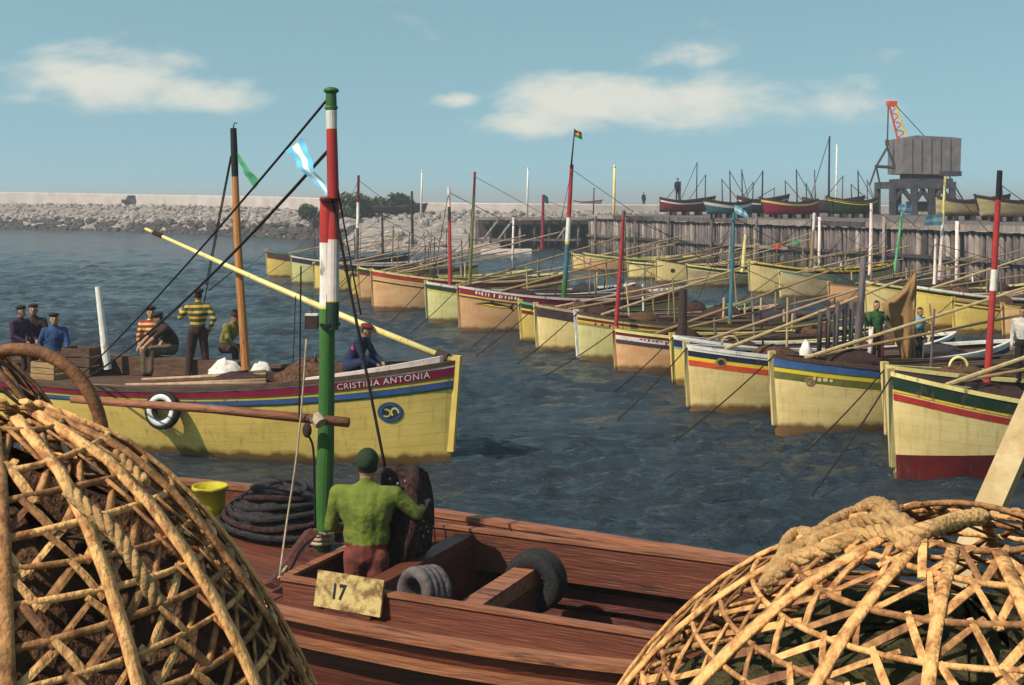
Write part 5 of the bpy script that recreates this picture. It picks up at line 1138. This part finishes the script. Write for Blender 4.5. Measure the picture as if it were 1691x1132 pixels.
# gear on the foredeck
bk = empty('yellow_tub', GW(2.05, .35, gz(2.05) - .08), uA); tag(bk, 'round bright yellow tub on the foredeck beside the dark nets', 'tub')
YTUB = mat('yellow_tub_paint', (.50, .42, .02), (.36, .29, .012), 5, rough=.6)
prof = [(.135, 0), (.155, .14), (.165, .30), (.185, .305), (.185, .34), (.16, .34), (.145, .1), (.0, .09)]
MB().loft([[Vector((r * math.cos(a), r * math.sin(a), z)) for a in [2 * PI * k / 24 for k in range(24)]] for r, z in prof], True, True).build('tub_body', YTUB, bk, True)
heap('net_pile', GW(2.85, .48, gz(2.9) - .10), .62, .5, .50, NETP, 'big dark purplish pile of nets on the foredeck behind the green mast', 'net', None, 61, 30, .18, uA)
heap('net_pile', GW(1.35, .32, gz(1.4) - .10), .45, .3, .38, NETD, 'dark red brown net heap between the yellow tub and the bow', 'net', None, 62, 26, .25, uA)
heap('net_pile', GW(2.42, -.25, gz(2.4) - .09), .24, .2, .17, NETG, 'small olive net heap on the red deck below the yellow tub', 'net', None, 63, 22, .25, uA)
# turns of rope lying over the big net pile
for k in range(6):
    c = GW(2.85, .42, gz(2.9) + .02 + .07 * k); rx, ry = .66 - .075 * k, .52 - .06 * k
    pts = [c + Matrix.Rotation(uA, 3, 'Z') @ Vector((rx * math.cos(a) * (1 + .05 * math.sin(3 * a + k)), ry * math.sin(a), .03 * math.sin(2 * a + k))) for a in [2 * PI * j / 30 for j in range(31)]]
    tag(MB().tube(pts, .03, 6).build('net_rope_coil', [NETP, NETD, NETP][k % 3], None, True), 'turn of dark rope wound round the big net pile on the foredeck', 'rope', 'rope turns on the net pile')
# running rigging
P0 = C.M @ C.surf(9.6, C.sheer(9.6 / C.L) + .03, 1, -.05)
rope('fore_stay', at(541, 164, 11.68), at(112, 641, 23.0), .12, .013, ROPD, 'upper dark stay from the striped mast head down to the lettered boat')
rope('fore_stay', at(541, 250, 11.66), at(116, 640, 23.0), .25, .017, ROPD, 'lower thicker dark stay from the striped mast down to the lettered boat')
flag('national_flag', [at(497, 227, 12.2), at(473, 250, 12.3), at(542, 318, 11.7), at(534, 322, 11.7)], [FLB, FLW, FLB], 'large blue and white flag stretched from the stay to the striped mast', None, .05, 18)
rope('halyard', at(556, 300, 11.65), at(596, 520, 11.5), .03, .008, ROPD, 'thin dark halyard slanting from the red part of the striped mast', n=8)
rope('halyard', at(497, 440, 11.4), at(494, 690, 11.35), 0, .008, ROPD, 'thin dark rope hanging straight beside the green mast', n=6)
tag(MB().tube(poly_path([at(506, 560, 11.3), at(500, 650, 11.25), at(489, 760, 11.15), at(474, 860, 11.0), at(461, 955, 10.6)]), .009, 6).build('pale_line', ROPL, None, True), 'thin pale rope hanging down to the near deck beside the green mast', 'rope')
tag(MB().tube(poly_path([at(540, 884, 11.5), at(512, 882, 11.4), at(490, 912, 11.1), at(461, 955, 10.6)]), .016, 6).build('pale_line', ROPL, None, True), 'thicker pale rope tied round the mast foot and led to the deck', 'rope')
tag(MB().tube(poly_path([at(507, 715, 11.35), at(517, 740, 11.38), at(519, 800, 11.4), at(521, 872, 11.45)]), .011, 6).build('block_fall', ROPD, None, True), 'dark rope falling from the pulley block along the green mast', 'rope')

# ------------------------------------------------------------------ quay with wicker traps
QZ = 2.8; QE = 3.75
q_ = MB().box((0, (QE - 14) / 2, QZ / 2 - 1), (60, QE + 14, QZ + 2)); struct(q_.build('quay_ground', QUAY))
wd = MB(); rw = random.Random(8)
for k in range(2600):
    x = rw.choice([rw.uniform(.1, 2.3), rw.uniform(-2.2, 0)]); p = Vector((x, rw.uniform(1.4, 3.6), QZ)); a = rw.uniform(0, 6.28); h = rw.uniform(.04, .13); w = .008
    t = Vector((math.cos(a), math.sin(a), 0)); wd.add([p - t * w, p + t * w, p + Vector((rw.uniform(-.05, .05), rw.uniform(-.05, .05), h))], [(0, 1, 2)])
tag(stuff(wd.build('quay_weeds', WEED)), 'green weeds growing on the quay under the traps', 'weeds')

def trap(c, Rb, H, p, nr, rings, label, seed, phase, m_rib, m_ring, m_st, z0=QZ, vs_per=3, rib_w=.019, stick=.0095, neck=.12, dense=True, jit=1.0):
    rng = random.Random(seed); r = empty('wicker_trap', (c[0], c[1], z0)); tag(r, label, 'fish trap', 'wicker fish traps on the quay')
    def rad(h): return Rb * math.sqrt(max(neck ** 2, 1 - max(h, 0) ** p))
    def q(a, h, o=0.0): rr = rad(h) + o; return Vector((rr * math.cos(a), rr * math.sin(a), H * h))
    for k in range(nr):
        a = phase + 2 * PI * k / nr + rng.uniform(-.04, .04) * jit
        pts = [q(a + .02 * math.sin(6 * i / 12 + k), i / 13 * .985, .012) for i in range(14)]; w_ = rib_w * rng.uniform(.85, 1.2)
        MB().tube(pts, [w_] * 14, 6, flat=.42, up=(math.cos(a), math.sin(a), .6)).build('rib', m_rib if rng.random() < .75 else m_ring, r, True)
    for k, h in enumerate(rings):
        ph = rng.uniform(0, 6); pts = [q(2 * PI * i / 48, h + .006 * math.sin(3 * 2 * PI * i / 48 + ph) * jit, -.004) for i in range(49)]
        MB().tube(pts, .0068 * rng.uniform(.9, 1.25), 6).build('hoop', m_ring if k % 2 else m_rib, r, True)
    cells = []
    for k in range(len(rings) - 1):
        h0, h1 = rings[k], rings[k + 1]; n = 2 * max(6, int(nr * vs_per * (.3 + .7 * rad((h0 + h1) / 2) / Rb) / 2))
        for i in range(n):
            a0 = 2 * PI * (i + rng.uniform(-.12, .12) * jit) / n; a1 = a0 + 2 * PI / n * .95 * (1 if i % 2 else -1) * rng.uniform(.8, 1.1)
            if i % 2: a0 -= 2 * PI / n
            e = rng.uniform(.002, .018); w_ = stick * rng.uniform(.75, 1.25)
            pa, pb = q(a0, h0 - e * .5, -.004), q(a1, h1 + e * .5, -.010 if i % 2 else .004)
            cells.append((pa, pb, w_, rng.choice((m_st, m_st, m_ring, m_st, WIC2, WIC3))))
    cells.sort(key=lambda c_: (c_[0] + c_[1]).length * 0 + (Vector((c[0], c[1], z0)) + (c_[0] + c_[1]) / 2 - Vector((0, 0, CH))).length)
    rest = MB()
    for n_, (pa, pb, w_, m_) in enumerate(cells):
        mid = (pa + pb) / 2; up_ = Vector((mid.x, mid.y, mid.z * .5)).normalized()
        if n_ < 290: MB().tube([pa, mid + up_ * .004, pb], [w_ * 1.35, w_ * 1.45, w_ * 1.15], 6, flat=.4, up=up_).build('stick', m_, r)
        else: rest.tube([pa, pb], [w_ * 1.35, w_ * 1.15], 4, flat=.4, up=up_)
    if rest.f: stuff(rest.build('far_side_sticks', m_ring, r, True))
    return r
trap((-1.12, 2.62), .875, 1.17, 1.15, 16, [k / 21 * .97 for k in range(22)], 'tall pointed wicker fish trap with an added brown filler mound inside', 1, .12, WICK, WIC2, WICK, vs_per=5.0, rib_w=.0155, stick=.0062)
trap((1.03, 2.78), .97, .88, 1.5, 16, [0.0, .11, .21, .31, .40, .48, .56, .63, .70, .76, .82, .88, .94, .985], 'broad domed wicker fish trap with thick ropes coiled round its top', 2, .3, WICK, WIC2, WICK, vs_per=4.8, rib_w=.0165, stick=.0063, neck=.2)
trap((-1.62, 3.12), .66, 1.33, 2.2, 13, [0.0, .12, .24, .36, .48, .6, .7, .8, .89, .96], 'brown wicker trap with rounded top behind the tall pointed trap', 3, .4, WIC3, WIC3, WIC3, vs_per=2.4, rib_w=.014, stick=.006)
def inner(c, Rb, H, m, label, seed): heap('trap_filling', (c[0], c[1], QZ), Rb, Rb, H, m, label, 'net', None, seed, 30, .16)
inner((-1.12, 2.66), .74, .98, NETB, 'added brown mound standing in for shade inside the tall pointed wicker trap', 71)  # dark mound added in place of the shade behind the weave
inner((-1.62, 3.12), .52, 1.16, NETB, 'dark brown net filling the round topped trap', 72)
inner((1.03, 2.82), .84, .66, NETG, 'added low olive mound darkening the shaded inside of the broad domed trap', 73)  # olive mound added so the open dome looks shaded inside

def strand_rope(name, pts, rr, label, m=ROPE, pitch=.075, group=None, per=10):
    path = poly_path(pts, per); ln = 0; L_ = [0]
    for i in range(1, len(path)): ln += (path[i] - path[i - 1]).length; L_.append(ln)
    n = int(ln / pitch * 9); mb = MB(); dense = []
    j = 0
    for i in range(n + 1):
        s_ = ln * i / n
        while j < len(path) - 2 and L_[j + 1] < s_: j += 1
        f = (s_ - L_[j]) / max(1e-6, L_[j + 1] - L_[j]); dense.append((path[j].lerp(path[j + 1], f), s_))
    frames = []; prev = Vector((0, 0, 1))
    for i in range(n + 1):
        t = (dense[min(i + 1, n)][0] - dense[max(i - 1, 0)][0]).normalized(); a = (prev - t * prev.dot(t)); a = a.normalized() if a.length > 1e-4 else t.orthogonal().normalized(); prev = a; frames.append((a, t.cross(a)))
    for k in range(3):
        P_ = []
        for i in range(n + 1):
            th = 2 * PI * (dense[i][1] / pitch + k / 3); a, b = frames[i]; P_.append(dense[i][0] + (a * math.cos(th) + b * math.sin(th)) * rr * .52)
        mb.tube(P_, rr * .56, 6)
    return tag(mb.build(name, m, None, True), label, 'rope', group)
# ropes wound over the top of the broad trap
def TR(px, py, Y=2.35, lift=.022):
    best = None                                   # the point of the dome's surface under this spot of the view
    for k in range(240):
        p = at(px, py, 1.6 + 1.7 * k / 239); r_ = math.hypot(p.x - 1.03, p.y - 2.78); h = (p.z - QZ) / .88
        dd = r_ - .97 * math.sqrt(max(.04, 1 - max(h, 0) ** 1.5)) if h < .985 else math.hypot(max(0, r_ - .2), p.z - QZ - .867)
        if best is None or abs(dd - lift) < best[0]: best = (abs(dd - lift), p)
        if dd < lift: break
    return best[1]
strand_rope('twisted_rope', [TR(1272, 950, 2.5), TR(1298, 918, 2.42), TR(1345, 893, 2.3), TR(1400, 872, 2.22), TR(1450, 858, 2.2), TR(1492, 862, 2.25), TR(1520, 905, 2.35)], .019, 'thick twisted rope lying highest over the broad domed trap')
strand_rope('twisted_rope', [TR(1262, 968, 2.5), TR(1310, 925, 2.38), TR(1372, 905, 2.24), TR(1425, 885, 2.16), TR(1470, 880, 2.16), TR(1508, 902, 2.2)], .019, 'second twisted rope turn just below the highest one')
strand_rope('twisted_rope', [TR(1330, 905, 2.34), TR(1370, 868, 2.34), TR(1415, 845, 2.34), TR(1448, 832, 2.34), TR(1475, 850, 2.36), TR(1490, 890, 2.4)], .0175, 'twisted rope arching up over the trap top')
strand_rope('twisted_rope', [TR(1288, 940, 2.44), TR(1300, 896, 2.46), TR(1320, 880, 2.5), TR(1345, 888, 2.46), TR(1338, 915, 2.4), TR(1305, 930, 2.4)], .016, 'small loop of twisted rope at the side of the trap top')
strand_rope('twisted_rope', [TR(1485, 885, 2.5), TR(1530, 876, 2.55), TR(1580, 860, 2.62), TR(1625, 852, 2.7)], .019, 'straight twisted rope leading from the trap top to the slanting beam')
for k, (a, b) in enumerate((((1438, 832), (1508, 905)), ((1474, 832), (1500, 905)), ((1450, 836), (1492, 903)))):
    tag(MB().tube([TR(*a, 2.3), TR(*b, 2.3)], [.013, .017], 7, flat=.7).build('peg', WICK, None, True), 'peeled willow peg sticking out of the rope coil on the trap', 'peg', 'pegs in the rope coil')
# slanting beam at the right
bm_ = MB(); A_, B_ = at(1457, 1240, 3.7), at(1740, 600, 3.62)
bm_.tube([A_, A_.lerp(B_, .5), B_], [.066, .066, .062], 4, flat=.75); tag(bm_.build('slanting_beam', PWOD), 'pale squared timber beam slanting up beside the broad trap', 'beam')
hp_ = []
for a in [R(200) - R(196) * k / 26 for k in range(27)]: hp_.append(at(30 + 140 * math.cos(a), 735 - 158 * math.sin(a), 2.9))
tag(MB().tube(hp_, .016, 7).build('bent_hoop', WIC3, None, True), 'bent brown withy hoop arching over the round topped trap', 'hoop')
strand_rope('twisted_rope', [at(150, 715, 2.72), at(178, 738, 2.66), at(200, 762, 2.62), at(240, 800, 2.58)], .016, 'short twisted rope along the shoulder of the tall pointed trap')
strand_rope('twisted_rope', [at(112, 808, 2.0), at(150, 845, 1.97), at(190, 880, 1.95), at(225, 935, 1.93), at(262, 1000, 1.93)], .012, 'twisted rope trailing down the face of the tall pointed trap')

# ------------------------------------------------------------------ harbour haze
def haze():
    m = bpy.data.materials.new('haze'); m.use_nodes = True; n = m.node_tree.nodes; l = m.node_tree.links; n.clear()
    out = n.new('ShaderNodeOutputMaterial'); v = n.new('ShaderNodeVolumePrincipled'); v.inputs['Color'].default_value = (.86, .88, .9, 1); v.inputs['Density'].default_value = .0010; v.inputs['Anisotropy'].default_value = .2
    l.new(v.outputs[0], out.inputs['Volume'])
    o = MB().box((0, 3230, 6), (10200, 6640, 16)).build('haze', m); stuff(o); tag(o, 'thin pale haze hanging over the whole harbour', 'haze')
haze()
